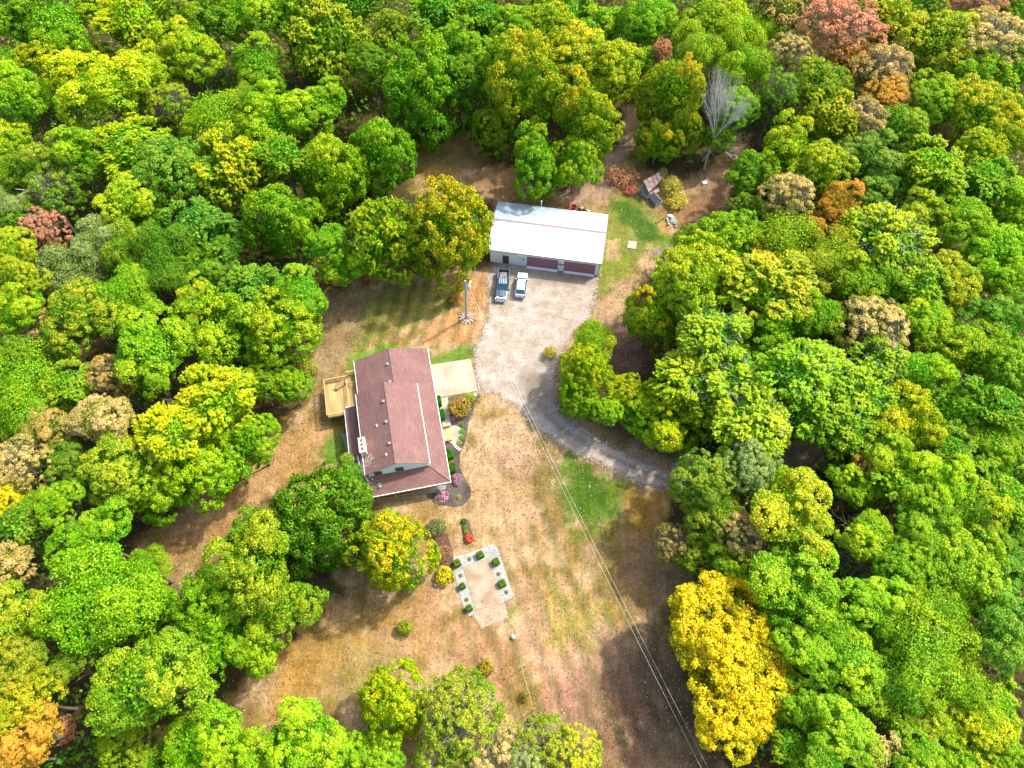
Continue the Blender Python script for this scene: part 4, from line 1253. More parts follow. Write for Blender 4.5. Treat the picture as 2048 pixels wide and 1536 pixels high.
# cab
def cab(x0, x1, w0, w1, z0, z1, rk_f, rk_r, mglass, mroof, car, ribs=False, ww=.55):
    g = [(x1, w0, z0), (x1 - rk_f, w1, z1), (x0 + rk_r, w1, z1), (x0, w0, z0)]
    v = [(x1, w0, z0), (x1, -w0, z0), (x1 - rk_f, -w1, z1), (x1 - rk_f, w1, z1), (x0, w0, z0), (x0, -w0, z0), (x0 + rk_r, -w1, z1), (x0 + rk_r, w1, z1)]
    MB().add(v, [(0, 3, 2, 1), (4, 5, 6, 7), (0, 4, 7, 3), (1, 2, 6, 5), (3, 7, 6, 2), (0, 1, 5, 4)]).build('cabin_glass', mglass, car)
    loft([(x1 - rk_f - .02, [(w1 * .96, z1 - .02), (w1 * .9, z1 + .05), (0, z1 + .08), (-w1 * .9, z1 + .05), (-w1 * .96, z1 - .02)]),
          ((x0 + x1) / 2, [(w1 * 1.02, z1 - .02), (w1 * .94, z1 + .08), (0, z1 + .12), (-w1 * .94, z1 + .08), (-w1 * 1.02, z1 - .02)]),
          (x0 + rk_r + .02, [(w1 * .96, z1 - .02), (w1 * .9, z1 + .05), (0, z1 + .08), (-w1 * .9, z1 + .05), (-w1 * .96, z1 - .02)])], mroof, 'roof', car)
    if ribs:  # chrome ribs carry the cab roof's reflection streaks as bright bars
        for y in (-.45, -.15, .15, .45):
            MB().box(((x0 + x1) / 2 - .1, y, z1 + .115), ((x1 - x0) * .5, .07, .03)).build('roof_rib_glint', M['chrome'], car)
    for s_ in (-1, 1):
        for (xa, za, xb, zb, wa, wb) in ((x1, z0, x1 - rk_f, z1, w0, w1), (x0, z0, x0 + rk_r, z1, w0, w1), ((x0 + x1) / 2 - .1, z0, (x0 + x1) / 2 - .1, z1, w0, w1)):
            MB().tube((xa, s_ * wa, za), (xb, s_ * wb, zb), .045, n=6).build('pillar', mroof, car)


cab(-1.0, 1.25, .93, .74, 1.16, 1.83, .85, .25, M['carglass'], M['truck'], tr, ribs=True)
MB().box((1.95, 0, 1.155), (1.1, .7, .035), taper=.85).build('hood_bulge', M['truck'], tr)
MB().box((2.84, 0, .72), (.1, 1.35, .34)).build('grille', M['chrome'], tr)
MB().box((2.93, 0, .48), (.16, 1.86, .2)).build('bumper', M['chrome'], tr)
MB().box((2.62, 0, 1.03), (.36, 1.5, .04)).build('hood_lip', M['chrome'], tr)
for s_ in (-1, 1):
    MB().box((2.74, s_ * .78, .82), (.24, .3, .22)).build('headlight', M['lamp'], tr)
    MB().box((-2.9, s_ * .9, .9), (.06, .14, .4)).build('tail_light', M['redlamp'], tr)
    MB().box((1.12, s_ * 1.13, 1.2), (.13, .26, .22)).build('mirror', M['black'], tr)
MB().box((3.02, 0, .46), (.015, .32, .16)).build('number_plate', M['white'], tr)
wheels(tr, 1.85, -1.8, .98, .41)
# lumber lying in the bed
co_, si_ = math.cos(tr.rotation_euler.z), math.sin(tr.rotation_euler.z)
for (lx, ly, l_, w_, rz, lab) in ((-1.42, .42, .8, .2, -.55, 'thick light lumber offcut lying in the pickup bed, right one'), (-1.45, -.33, .95, .14, .45, 'thin light lumber board lying in the pickup bed, left one')):
    o = MB().box((0, 0, .06), (l_, w_, .12)).build('lumber_board', M['lumber'])
    o.location = (tr.location.x + co_ * lx - si_ * ly, tr.location.y + si_ * lx + co_ * ly, .705 + .0)
    o.rotation_euler = (0, 0, tr.rotation_euler.z + rz); tag(o, lab, 'lumber', 'lumber in the pickup bed')
o = MB().box((0, 0, .05), (.95, 1.1, .09)).build('plywood_sheet', M['greywood'])
o.location = (tr.location.x + co_ * -2.1, tr.location.y + si_ * -2.1, .705); o.rotation_euler = (0, 0, tr.rotation_euler.z + .05)
tag(o, 'flat grey sheet lying on the floor of the pickup bed', 'sheet')

sv = car_frame('parked_suv', 'silver-blue suv parked beside the pickup, nose towards the barn', (1.80, 71.75), (1.27, 67.1))
sv['category'] = 'suv'
loft([(2.38, ring(.72, .42, .78)), (2.15, ring(.86, .32, .93)), (1.4, ring(.92, .28, 1.02)), (.9, ring(.93, .28, 1.04)), (-.6, ring(.93, .28, 1.03)), (-1.9, ring(.92, .3, 1.03)), (-2.25, ring(.88, .34, 1.0)), (-2.38, ring(.78, .42, .86))], M['suv'], 'body', sv)
cab(-2.12, 1.15, .86, .64, 1.03, 1.62, .75, .42, M['carglass'], M['suv'], sv)
for s_ in (-1, 1):
    MB().tube((.1, s_ * .62, 1.73), (-1.5, s_ * .62, 1.73), .025, n=6).build('roof_rail', M['steel'], sv)
    MB().box((2.2, s_ * .68, .76), (.2, .26, .16)).build('headlight', M['lamp'], sv)
    MB().box((-2.28, s_ * .78, .88), (.14, .2, .2)).build('tail_light', M['redlamp'], sv)
    MB().box((.78, s_ * 1.03, 1.08), (.16, .22, .14)).build('mirror', M['suv'], sv)
MB().box((-2.4, 0, .5), (.1, 1.5, .2)).build('bumper', M['steel'], sv)
MB().box((-2.12, 0, 1.03), (.3, 1.3, .05)).build('tailgate_ledge', M['steel'], sv)
wheels(sv, 1.45, -1.4, .91, .34)

# ------------------------------------------------------------------ UTILITY POLE AND LINES
pb = G(933, 636); ptop = (-6.85, 63.3, 10.2)
up = thing('utility_pole', 'grey utility pole with a transformer, standing in a ring of stones', 'utility pole', (pb[0], pb[1], 0))
rel = (ptop[0] - pb[0], ptop[1] - pb[1], ptop[2])
MB().tube((0, 0, -.1), rel, .19, .13, 14).build('pole', M['pole'], up)
MB().tube((rel[0] + .42, rel[1] + .05, 8.0), (rel[0] + .42, rel[1] + .05, 9.0), .26, n=18).tube((rel[0] + .42, rel[1] + .05, 9.0), (rel[0] + .42, rel[1] + .05, 9.08), .28, .2, 18).build('transformer', M['steel'], up)
for k in (-.1, .12):
    MB().tube((rel[0] + .42 + k, rel[1] + .05, 9.05), (rel[0] + .42 + k, rel[1] + .05, 9.4), .05, .03).build('insulator', M['white'], up)
MB().box((rel[0] + .25, rel[1], 9.15), (.7, .1, .1)).build('crossarm', M['pole'], up)
MB().tube((rel[0] + .55, rel[1] + .25, 9.3), (rel[0] + .85, rel[1] + .35, 9.6), .16, .1, 12).build('yard_light', M['white'], up)
MB().tube((rel[0] + .16, rel[1] - .1, 0), (rel[0] * .9 + .16, rel[1] * .9 - .1, 7.5), .035).build('conduit', M['steel'], up)
rc = random.Random(3)
for k in range(22):
    t = 2 * math.pi * k / 11 + (.2 if k > 10 else 0); rr_ = .98 if k < 11 else .6
    z_ = MB().blob((0, 0, .07), (.19 + rc.random() * .08, .15 + rc.random() * .07, .10 + rc.random() * .07), k, 1, .18).build('stone', M['stone'])
    z_.location = (pb[0] + rr_ * math.cos(t), pb[1] - .05 + rr_ * math.sin(t), 0); z_.rotation_euler = (0, 0, t)
    tag(z_, 'pinkish field stone ringed around the foot of the utility pole', 'stone', 'stones around the utility pole')

pend = np.array([32.2, -25.0, 9.0])


def wire(p0, p1, sag, rad, n_=40):
    mb = MB(); pts = []
    for k in range(n_ + 1):
        t = k / n_
        p_ = np.array(p0) * (1 - t) + np.array(p1) * t
        p_[2] -= sag * 4 * t * (1 - t); pts.append(p_)
    for a_, b_ in zip(pts[:-1], pts[1:]): mb.tube(a_, b_, rad, n=5, caps=False)
    return mb


wires = []
for k, (off, nm, a0) in enumerate(((-.25, 'left', .0), (.25, 'right', .45))):
    s0 = np.array([ptop[0] + a0, ptop[1] - .05, 8.9 - k * .35]); e0 = pend + np.array([off * 1.6, off * .4, 0])
    o = wire((0, 0, 0), e0 - s0, 2.4, .012).build('power_line', M['wire']); o.location = s0
    tag(o, f'pale overhead power line from the utility pole, {nm} one of the two', 'power line', 'overhead power lines')

# ------------------------------------------------------------------ RUINED SHEDS
def wpt(x, y, z): return G(x, y, z)
sh = thing('old_shed', 'tumbledown shed with a rusty brown metal roof', 'shed', tuple(G(1306, 366)[:2]) + (0,))
o0 = np.array([sh.location.x, sh.location.y, 0])
cA = wpt(1286.6, 361.8, 2.5) - o0; cB = wpt(1326, 339.8, 2.5) - o0; cC = wpt(1331, 352, 1.9) - o0; cD = wpt(1297, 384.6, 1.9) - o0
def bl4(u, v): return cA * (1 - u) * (1 - v) + cB * u * (1 - v) + cC * u * v + cD * (1 - u) * v
for k in range(5):
    u0, u1 = k / 5 + .01, (k + 1) / 5 - .01
    dzk = (.05 if k == 3 else 0) + .02 * (k % 2)
    q4 = [bl4(u0, 0), bl4(u1, 0), bl4(u1, 1), bl4(u0, 1)]
    MB().slab(ccw([(p_[0], p_[1], p_[2] + dzk) for p_ in q4]), .05).build('roof_sheet', M['rust'], sh)
MB().prism([(p_[0] * .9, p_[1] * .9) for p_ in (cD, cC, cB, cA)], 0, 1.8).build('wall', M['greywood'], sh)
mb = MB(); mb.slab(ccw([tuple(G(*q_[:2], q_[2]) - o0) for q_ in ((1281, 372, 1.6), (1289, 366, 1.7), (1300, 385, 1.0), (1295, 399, .3), (1283, 390, .5))]), .06)
mb.build('leaning_sheet', M['greyroof'], sh)
mb = MB(); mb.slab(ccw([tuple(G(*q_[:2], q_[2]) - o0) for q_ in ((1298, 386, 1.3), (1317, 376, 1.4), (1319, 382, 1.2), (1303, 390, 1.1))]), .05)
mb.build('leaning_sheet', M['rust'], sh)
hb = G(1310, 405)
hut = thing('small_hut', 'tiny grey gabled hut with a white slatted end beside the rusty shed', 'hut', (hb[0], hb[1], 0), math.atan2(-1.6, .95))
L2, W2 = 1.9, 1.5
for s_ in (-1, 1):
    pts = [(-L2 / 2, 0, 1.75), (L2 / 2, 0, 1.75), (L2 / 2, s_ * W2 / 2, .85), (-L2 / 2, s_ * W2 / 2, .85)]
    MB().slab(ccw(pts), .05).build('roof', M['greyroof'], hut)
    MB().box((0, s_ * W2 * .4, .42), (L2 * .9, .05, .84)).build('wall', M['greywood'], hut)
MB().add([(L2 / 2 - .1, -W2 * .42, 0), (L2 / 2 - .1, W2 * .42, 0), (L2 / 2 - .1, W2 * .42, .85), (L2 / 2 - .1, 0, 1.62), (L2 / 2 - .1, -W2 * .42, .85)], [(0, 1, 2, 3, 4)]).build('end_wall', M['dark'], hut)
for y in (-.6, -.2, .2, .6):
    MB().box((L2 / 2, y, .5 + (.3 - abs(y) * .5)), (.05, .09, 1.0 + (.6 - abs(y)))).build('slat', M['white'], hut)
for z in (.25, .8):
    MB().box((L2 / 2 + .03, 0, z), (.03, 1.3, .09)).build('cross_rail', M['white'], hut)
# rubble heap and log
c0 = G(1343, 443)
rub = []
for k in range(16):
    a_ = rc.random() * 6.28; q_ = rc.random() ** .5 * 1.2
    o = MB().blob((0, 0, .12), (.18 + rc.random() * .22, .16 + rc.random() * .18, .14 + rc.random() * .14), k + 40, 1, .2).build('rubble_stone', M['greystone'])
    o.location = (c0[0] + q_ * math.cos(a_) * .8, c0[1] + q_ * math.sin(a_) * 1.3, 0)
    tag(o, 'grey-green stone in the rubble heap below the old shed', 'stone', 'rubble heap stones')
p = G(1340, 431, .4)
o = MB().blob((0, 0, .3), (.42, .3, .28), 90, 2, .12).build('sack', M['white']); o.location = (p[0], p[1], 0); tag(o, 'white sack lying on top of the rubble heap', 'sack')
l0, l1 = G(1312, 446, .15), G(1333, 431, .5)
tag(MB().tube(l0, l1, .07, .11, 8).build('log', M['bark']), 'dark fallen log leaning against the rubble heap', 'log')
p = G(1409, 367)
tag(MB().box((p[0], p[1], .15), (.85, .75, .28), rz=.3, taper=.95).build('pale_block', M['palestone']), 'pale square block on bare ground below the bare tree', 'block')
p = G(1264, 490)
tag(MB().box((p[0], p[1], .03), (1.5, 1.6, .12), rz=-.2).build('paving_pad', M['concrete']), 'worn square concrete pad in the grass beside the barn', 'pad')

# trellis / clothes rail
ta, tb = G(1042, 1333, 1.9), G(1068, 1421, 1.9)
tm = (ta + tb) / 2
tre = thing('trellis', 'long thin timber trellis rail on two posts in the lawn', 'trellis', (tm[0], tm[1], 0))
ta, tb = ta - [tm[0], tm[1], 0], tb - [tm[0], tm[1], 0]
MB().tube(ta, tb, .032, n=6).build('rail', M['newwood'], tre)
for t in (0.02, .62, .98):
    q_ = ta * (1 - t) + tb * t
    MB().tube((q_[0], q_[1], -.1), (q_[0], q_[1], 1.95), .06, n=6).build('post', M['greywood'], tre)
    dd = (tb - ta)[:2]; dd = dd / np.linalg.norm(dd); nn_ = np.array([-dd[1], dd[0]])
    MB().tube((q_[0] - nn_[0] * .35, q_[1] - nn_[1] * .35, 1.8), (q_[0] + nn_[0] * .35, q_[1] + nn_[1] * .35, 1.8), .03, n=6).build('crosspiece', M['greywood'], tre)
# round well cap
p = G(1027, 1274, .2)
wc = thing('well_cap', 'round grey well cap standing alone in the dry lawn', 'well cap', (p[0], p[1], 0))
MB().tube((0, 0, 0), (0, 0, .32), .33, .31, 20).build('rim', M['concrete'], wc)
MB().blob((0, 0, .34), (.25, .25, .12), 1, 2, .02).build('lid', M['steel'], wc)
# stepping stones
for k, (x, y, lab) in enumerate(((907.4, 885.6, 'white stepping stone nearest the round landing'), (909.6, 889.4, 'second white stepping stone from the round landing'), (912.4, 893.2, 'middle white stepping stone in the mulch bed path'),
                       (915.8, 896.6, 'fourth white stepping stone from the round landing'), (919.8, 899.6, 'white stepping stone farthest from the round landing'))):
    p = G(x, y)
    o = MB().box((0, 0, .05), (.46, .20, .07)).build('stepping_stone', M['palestone']); o.location = (p[0], p[1], .03); o.rotation_euler = (0, 0, .35 + .13 * k)
    tag(o, lab, 'stepping stone', 'stepping stones in the mulch bed')
p = G(951, 790.5)
tag(MB().box((p[0], p[1], .12), (.42, .45, .2), rz=.3).build('stone_block', M['palestone']), 'pale square stone block at the pad corner', 'block')
p = G(864.5, 0) if False else None
# dog-ear item: small pale marker by the driveway edge
p = G(958, 779)
tag(MB().tube((p[0], p[1], 0), (p[0] - .1, p[1] + .9, .25), .035).build('drain_pipe', M['white']), 'thin white drain pipe at the corner of the concrete pad', 'pipe')
p = G(1281, 877)
tag(MB().tube((p[0], p[1], 0), (p[0], p[1], .7), .18, .2, 10).build('barrel', M['greyroof']), 'small dark barrel under trees beside the gravel drive', 'barrel')

# ------------------------------------------------------------------ FOLIAGE
def rand_dirs(n, g, zmin=-1.0):
    z = g.uniform(zmin, 1, n); t = g.uniform(0, 2 * math.pi, n); r = np.sqrt(1 - z * z)
    return np.stack([r * np.cos(t), r * np.sin(t), z], 1)


def norm(v): return v / (np.linalg.norm(v, axis=1, keepdims=True) + 1e-9)


def leaf_quads(pos, nrm, size, g, elong=1.0, along=None):
    """one four-sided leaf spray per position; returns verts (4n,3)"""
    n = len(pos)
    a = along if along is not None else g.normal(size=(n, 3))
    u = norm(a - nrm * (a * nrm).sum(1, keepdims=True)); w = np.cross(nrm, u)
    s = size[:, None] if isinstance(size, np.ndarray) else size
    k = g.uniform(.75, 1.25, (n, 1))
    U, W = u * s * elong * k, w * s * g.uniform(.6, 1.0, (n, 1))
    fold = nrm * s * g.uniform(-.25, .35, (n, 1))
    return np.stack([pos - U, pos - W + fold, pos + U, pos + W + fold], 1).reshape(-1, 3)


def crown_mesh(name, kind, seed, nleaf, m=None, ls=1.0, multi=0):
    g = np.random.default_rng(seed)
    P, Nn, S, TIP, AL = [], [], [], [], []
    elong = 1.0
    # main limbs carry lobes
    nl = {'P': 21, 'F': 19, 'S': 24, 'T': 18}[kind]
    ld = []
    tries = 0
    while len(ld) < nl and tries < 4000:
        tries += 1
        d = rand_dirs(1, g, -.6)[0]
        if all(np.dot(d, e) < .80 for e in ld): ld.append(d)
    ld = np.array(ld)
    heads = [np.zeros(3)]
    if multi:
        a0 = g.uniform(0, 6.28)
        heads = [np.array([math.cos(a0 + k * 2 * math.pi / multi + g.uniform(-.4, .4)) * .46, math.sin(a0 + k * 2 * math.pi / multi + g.uniform(-.4, .4)) * .46, g.uniform(-.35, .2)]) * g.uniform(.7, 1.1) for k in range(multi)]
    lr = g.uniform(.28, .48, len(ld)); lc = ld * (g.uniform(.52, .84, len(ld)) - lr * .12)[:, None]
    lc[:, 2] *= .95
    if multi:
        hid = g.integers(0, multi, len(ld))
        lc = lc * g.uniform(.55, .78, (len(ld), 1)) + np.array(heads)[hid]; lr = lr * g.uniform(.7, 1.0, len(ld))
    ltip = g.random(len(ld))
    if kind in 'PT':
        npuff = 420 if kind == 'P' else 240
        per = max(4, nleaf // npuff)
        for _ in range(npuff):
            i = g.integers(len(ld))
            for _t in range(8):
                d = norm((rand_dirs(1, g, -1) * 1.0 + ld[i] * .75 + np.array([0, 0, .35])))[0]
                c = lc[i] + d * lr[i] * g.uniform(.82, 1.05)
                o_ = np.linalg.norm((c - lc) / lr[:, None], axis=1); o_[i] = 9
                if o_.min() > .85: break
            pr = g.uniform(.075, .135)
            dd = norm(rand_dirs(per, g, -1) + d * .9)
            pos = c + dd * pr * g.uniform(.55, 1.05, (per, 1)) * np.array([1.1, 1.1, .85])
            P.append(pos); Nn.append(norm(dd * .9 + g.normal(size=(per, 3)) * .55 + np.array([0, 0, .3])))
            S.append(g.uniform(.020, .034, per) * (1.0 if kind == 'P' else .8))
            base = .35 * ltip[i] + .35 * g.random() + .30 * max(0, c[2])
            TIP.append(np.clip(base + g.normal(0, .16, per) + (dd[:, 2] * .10), 0, 1))
    elif kind == 'F':
        ns = 620; per = max(4, nleaf // ns); elong = 1.7
        for _ in range(ns):
            i = g.integers(len(ld))
            d = norm(rand_dirs(1, g, -.6) + ld[i] * 1.1)[0]
            c = lc[i] + d * lr[i] * g.uniform(.75, .95)
            out = norm(np.array([[c[0], c[1], .55 + .3 * g.random()]]) + g.normal(size=(1, 3)) * .25)[0]
            L_ = g.uniform(.13, .24)
            t = g.random(per)
            side = g.normal(size=(per, 3)) * .018
            pos = c + out * (t * L_)[:, None] + side - np.array([0, 0, 1]) * (t ** 2 * .04)[:, None]
            P.append(pos); Nn.append(norm(np.array([0, 0, 1.0]) + g.normal(size=(per, 3)) * .45 + out * .1))
            AL.append(norm(out[None, :] + g.normal(size=(per, 3)) * .35))
            S.append(g.uniform(.016, .026, per) * (1.15 - .4 * t))
            base = .35 * ltip[i] + .3 * g.random() + .30 * max(0, c[2])
            TIP.append(np.clip(base + .25 * t + g.normal(0, .1, per), 0, 1))
    else:
        n = nleaf
        i = g.integers(len(ld), size=n)
        d = norm(rand_dirs(n, g, -1) + ld[i] * .7 + np.array([0, 0, .3]))
        pos = lc[i] + d * lr[i][:, None] * np.clip(g.normal(.92, .16, (n, 1)), .3, 1.14)
        q = np.sin(pos * 21 + seed).sum(1) + np.sin(pos[:, ::-1] * 37 + seed * 2).sum(1)
        keep = q + g.normal(0, .7, n) > -.5
        pos, d, ii = pos[keep], d[keep], i[keep]; q = q[keep]
        P.append(pos); Nn.append(norm(d * .7 + g.normal(size=d.shape) * .7 + np.array([0, 0, .25])))
        S.append(g.uniform(.013, .022, len(pos)))
        TIP.append(np.clip(.4 * ltip[ii] + .25 * np.clip(pos[:, 2], 0, 1) + g.normal(.12, .14, len(pos)) + q * .02, 0, 1))
    # sparse inner filling so that the sky or ground does not show straight through
    nf = int(nleaf * (.14 if kind != 'T' else .03))
    dd = rand_dirs(nf, g, -.45); pos = dd * g.uniform(.2, .72, (nf, 1))
    P.append(pos); Nn.append(norm(dd + g.normal(size=dd.shape) * .6)); S.append(g.uniform(.03, .05, nf) * (.5 if kind == 'S' else 1)); TIP.append(np.clip(g.normal(.15, .12, nf), 0, 1))
    if AL: AL.append(g.normal(size=(nf, 3)))
    P = np.concatenate(P); Nn = np.concatenate(Nn); S = np.concatenate(S); TIP = np.concatenate(TIP)
    al = np.concatenate(AL) if AL else None
    P[:, 2] = np.where(P[:, 2] < 0, P[:, 2] * 1.15, P[:, 2])
    mx_ = np.percentile(np.hypot(P[:, 0], P[:, 1]), 96); P = P / mx_; S = S / mx_ * ls
    V = leaf_quads(P, Nn, S, g, elong, al)
    n = len(P)
    F = np.arange(4 * n).reshape(n, 4)
    at = np.stack([TIP, g.random(n), g.random(n)], 1)
    me = fast_mesh(name, V, F, np.repeat(at, 1, axis=0), 'leafvar', 'FACE')
    me.materials.append(m or M['leaf'])
    return me


def limbs_mb(seed, top=.55, n_=7, twigs=0, spread=.75, r0=.045):
    """unit trunk: base at z=0, crown centre at z=1, spread in crown radii handled by the caller"""
    g = random.Random(seed); mb = MB()
    pts = [(0, 0, -.02)]
    x = y = 0
    for k in range(1, 5):
        x += g.uniform(-.02, .02); y += g.uniform(-.02, .02); pts.append((x, y, k / 4 * .8))
    rad = [r0, r0 * .8, r0 * .68, r0 * .58, r0 * .45]
    for i in range(4): mb.tube(pts[i], pts[i + 1], rad[i], rad[i + 1], 8, caps=(i == 0))
    for k in range(n_):
        t = g.uniform(.45, 1.0); i = min(3, int(t * 4)); p0 = np.array(pts[i]) * (1 - (t * 4 - i)) + np.array(pts[min(4, i + 1)]) * (t * 4 - i) if i < 4 else np.array(pts[4])
        a_ = 2 * math.pi * k / n_ + g.uniform(-.3, .3)
        p1 = p0 + np.array([math.cos(a_) * .16, math.sin(a_) * .16, g.uniform(.1, .22)])
        p2 = p1 + np.array([math.cos(a_ + .2) * .16, math.sin(a_ + .2) * .16, g.uniform(.08, .25)])
        mb.tube(p0, p1, r0 * .42, r0 * .28, 6, caps=False); mb.tube(p1, p2, r0 * .28, r0 * .1, 5, caps=False)
    return mb


def bare_mb(seed, H_=1.0, spread=.35, depth=5, up=.75, r0=.018, kids=4):
    """branching bare crown in unit height"""
    g = random.Random(seed); mb = MB()
    def grow(p, d, L_, r, lev):
        if lev == 0 or r < .0006: return
        seg = 3; q = np.array(p); dd = np.array(d)
        rr_ = r
        for s_ in range(seg):
            dd = dd + np.array([g.uniform(-.14, .14), g.uniform(-.14, .14), g.uniform(-.02, .10)]); dd /= np.linalg.norm(dd)
            q2 = q + dd * L_ / seg; r2 = rr_ * .84
            mb.tube(q, q2, rr_, r2, 5 if lev > 2 else 3, caps=False)
            if s_ > 0 or lev < depth:
                for _ in range(1 if lev > 1 else 1):
                    a_ = g.uniform(0, 2 * math.pi)
                    side = np.array([math.cos(a_), math.sin(a_), g.uniform(-.1, .5)])
                    nd = dd * up + side * (1 - up) * 1.6; nd /= np.linalg.norm(nd)
                    grow(q2, nd, L_ * g.uniform(.55, .75), r2 * .6, lev - 1)
            q, rr_ = q2, r2
        for _ in range(kids - 2):
            a_ = g.uniform(0, 2 * math.pi); side = np.array([math.cos(a_), math.sin(a_), g.uniform(0, .5)])
            nd = dd * up + side * (1 - up) * 1.4; nd /= np.linalg.norm(nd)
            grow(q, nd, L_ * g.uniform(.6, .8), rr_ * .75, lev - 1)
    grow((0, 0, 0), (0, 0, 1), H_ * .42, r0, depth)
    return mb


def twig_crown(seed, n=170, th=1.0):
    """airy shell of thin twigs, unit crown radius"""
    g = np.random.default_rng(seed); mb = MB()
    for _ in range(n):
        d = rand_dirs(1, g, -.1)[0]
        p0 = d * g.uniform(.15, .5); 
        for k in range(3):
            q = p0 + norm((d + np.array([0, 0, .3]) + g.normal(size=3) * .35)[None])[0] * g.uniform(.16, .26)
            if np.linalg.norm(q) > 1.05: break
            mb.tube(p0, q, (.009 - .002 * k) * th, (.007 - .002 * k) * th, 3, caps=False)
            if k:
                q3 = p0 + norm((d + g.normal(size=3) * .6)[None])[0] * .15
                mb.tube(p0, q3, .005 * th, .003 * th, 3, caps=False)
            p0 = q
    return mb


NQ = 33000
CROWN = {'P': [crown_mesh('billowy_crown', 'P', s, NQ, ls=.78) for s in (11, 12, 13, 14, 15)],
         'M': [crown_mesh('irregular_crown', 'P', 70 + s, NQ, ls=.76, multi=m_) for s, m_ in ((1, 2), (2, 3), (3, 4), (4, 3), (5, 2))],
         'N': [crown_mesh('ragged_crown', 'F', 80 + s, NQ, multi=m_) for s, m_ in ((1, 3), (2, 2))],
         'F': [crown_mesh('feathery_crown', 'F', s, NQ) for s in (21, 22)],
         'S': [crown_mesh('fine_crown', 'S', s, int(NQ * 1.1), ls=1.1, multi=m_) for s, m_ in ((31, 3), (32, 4), (33, 5))],
         'T': [crown_mesh('thin_crown', 'T', s, int(NQ * .6)) for s in (41, 42, 43)]}
TRUNKS = [limbs_mb(s).mesh('trunk', M['bark']) for s in (1, 2, 3, 4)]
TWIGS = [twig_crown(s, 200).mesh('twigs', M['twig']) for s in (5, 6)]
PALETWIGS = [twig_crown(s, 46, .6).mesh('limb', M['deadbark']) for s in (8, 9)]
BARE = [bare_mb(s, depth=5, r0=.014, spread=.4).mesh('bare_crown', M['deadbark']) for s in (3, 7)]

# palettes: (leaf colour, turning colour) as photographed in sun
KF = 1.0
PAL = {
    'LG': ((124, 188, 10), (196, 222, 20)),
    'G':  ((102, 172, 12), (172, 208, 20)),
    'DG': ((84, 146, 18), (148, 184, 32)),
    'BG': ((86, 154, 46), (146, 192, 62)),
    'YG': ((138, 188, 10), (218, 218, 20)),
    'Y':  ((156, 194, 10), (240, 220, 16)),
    'YO': ((178, 186, 10), (255, 212, 14)),
    'OL': ((118, 162, 20), (188, 192, 36)),
    'OT': ((118, 172, 12), (238, 206, 30)),
    'OR': ((176, 156, 30), (246, 176, 64)),
    'PK': ((170, 130, 76), (232, 152, 128)),
    'TN': ((158, 160, 60), (232, 196, 134)),
    'BR': ((138, 148, 50), (208, 168, 100)),
    'GR': ((128, 158, 68), (182, 200, 126)),
}
TURN = {'LG': -.46, 'G': -.5, 'DG': -.52, 'BG': -.48, 'YG': -.44, 'Y': -.40, 'YO': -.12, 'OL': -.35, 'OT': -.42, 'OR': -.1, 'PK': -.1, 'TN': -.2, 'BR': -.2, 'GR': -.25}
NAMES = {'LG': 'bright green', 'G': 'green', 'DG': 'dark green', 'BG': 'blue-green', 'YG': 'yellow-green', 'Y': 'yellow', 'YO': 'golden-orange',
         'OL': 'olive', 'OT': 'orange-tipped green', 'OR': 'orange', 'PK': 'pinkish-red', 'TN': 'tan', 'BR': 'brown', 'GR': 'grey-green'}
FORM = {'P': 'billowy', 'F': 'feathery', 'S': 'fine-leaved', 'T': 'thin twiggy'}


def fcol(c, k=1.0):
    # leaf albedo that shows roughly this colour in sun
    out = []
    for v, fl in zip(c, (.006, .012, .004)):
        out.append(min(max(lin(v) * 0.80 * KF * k, fl), .75))
    return out


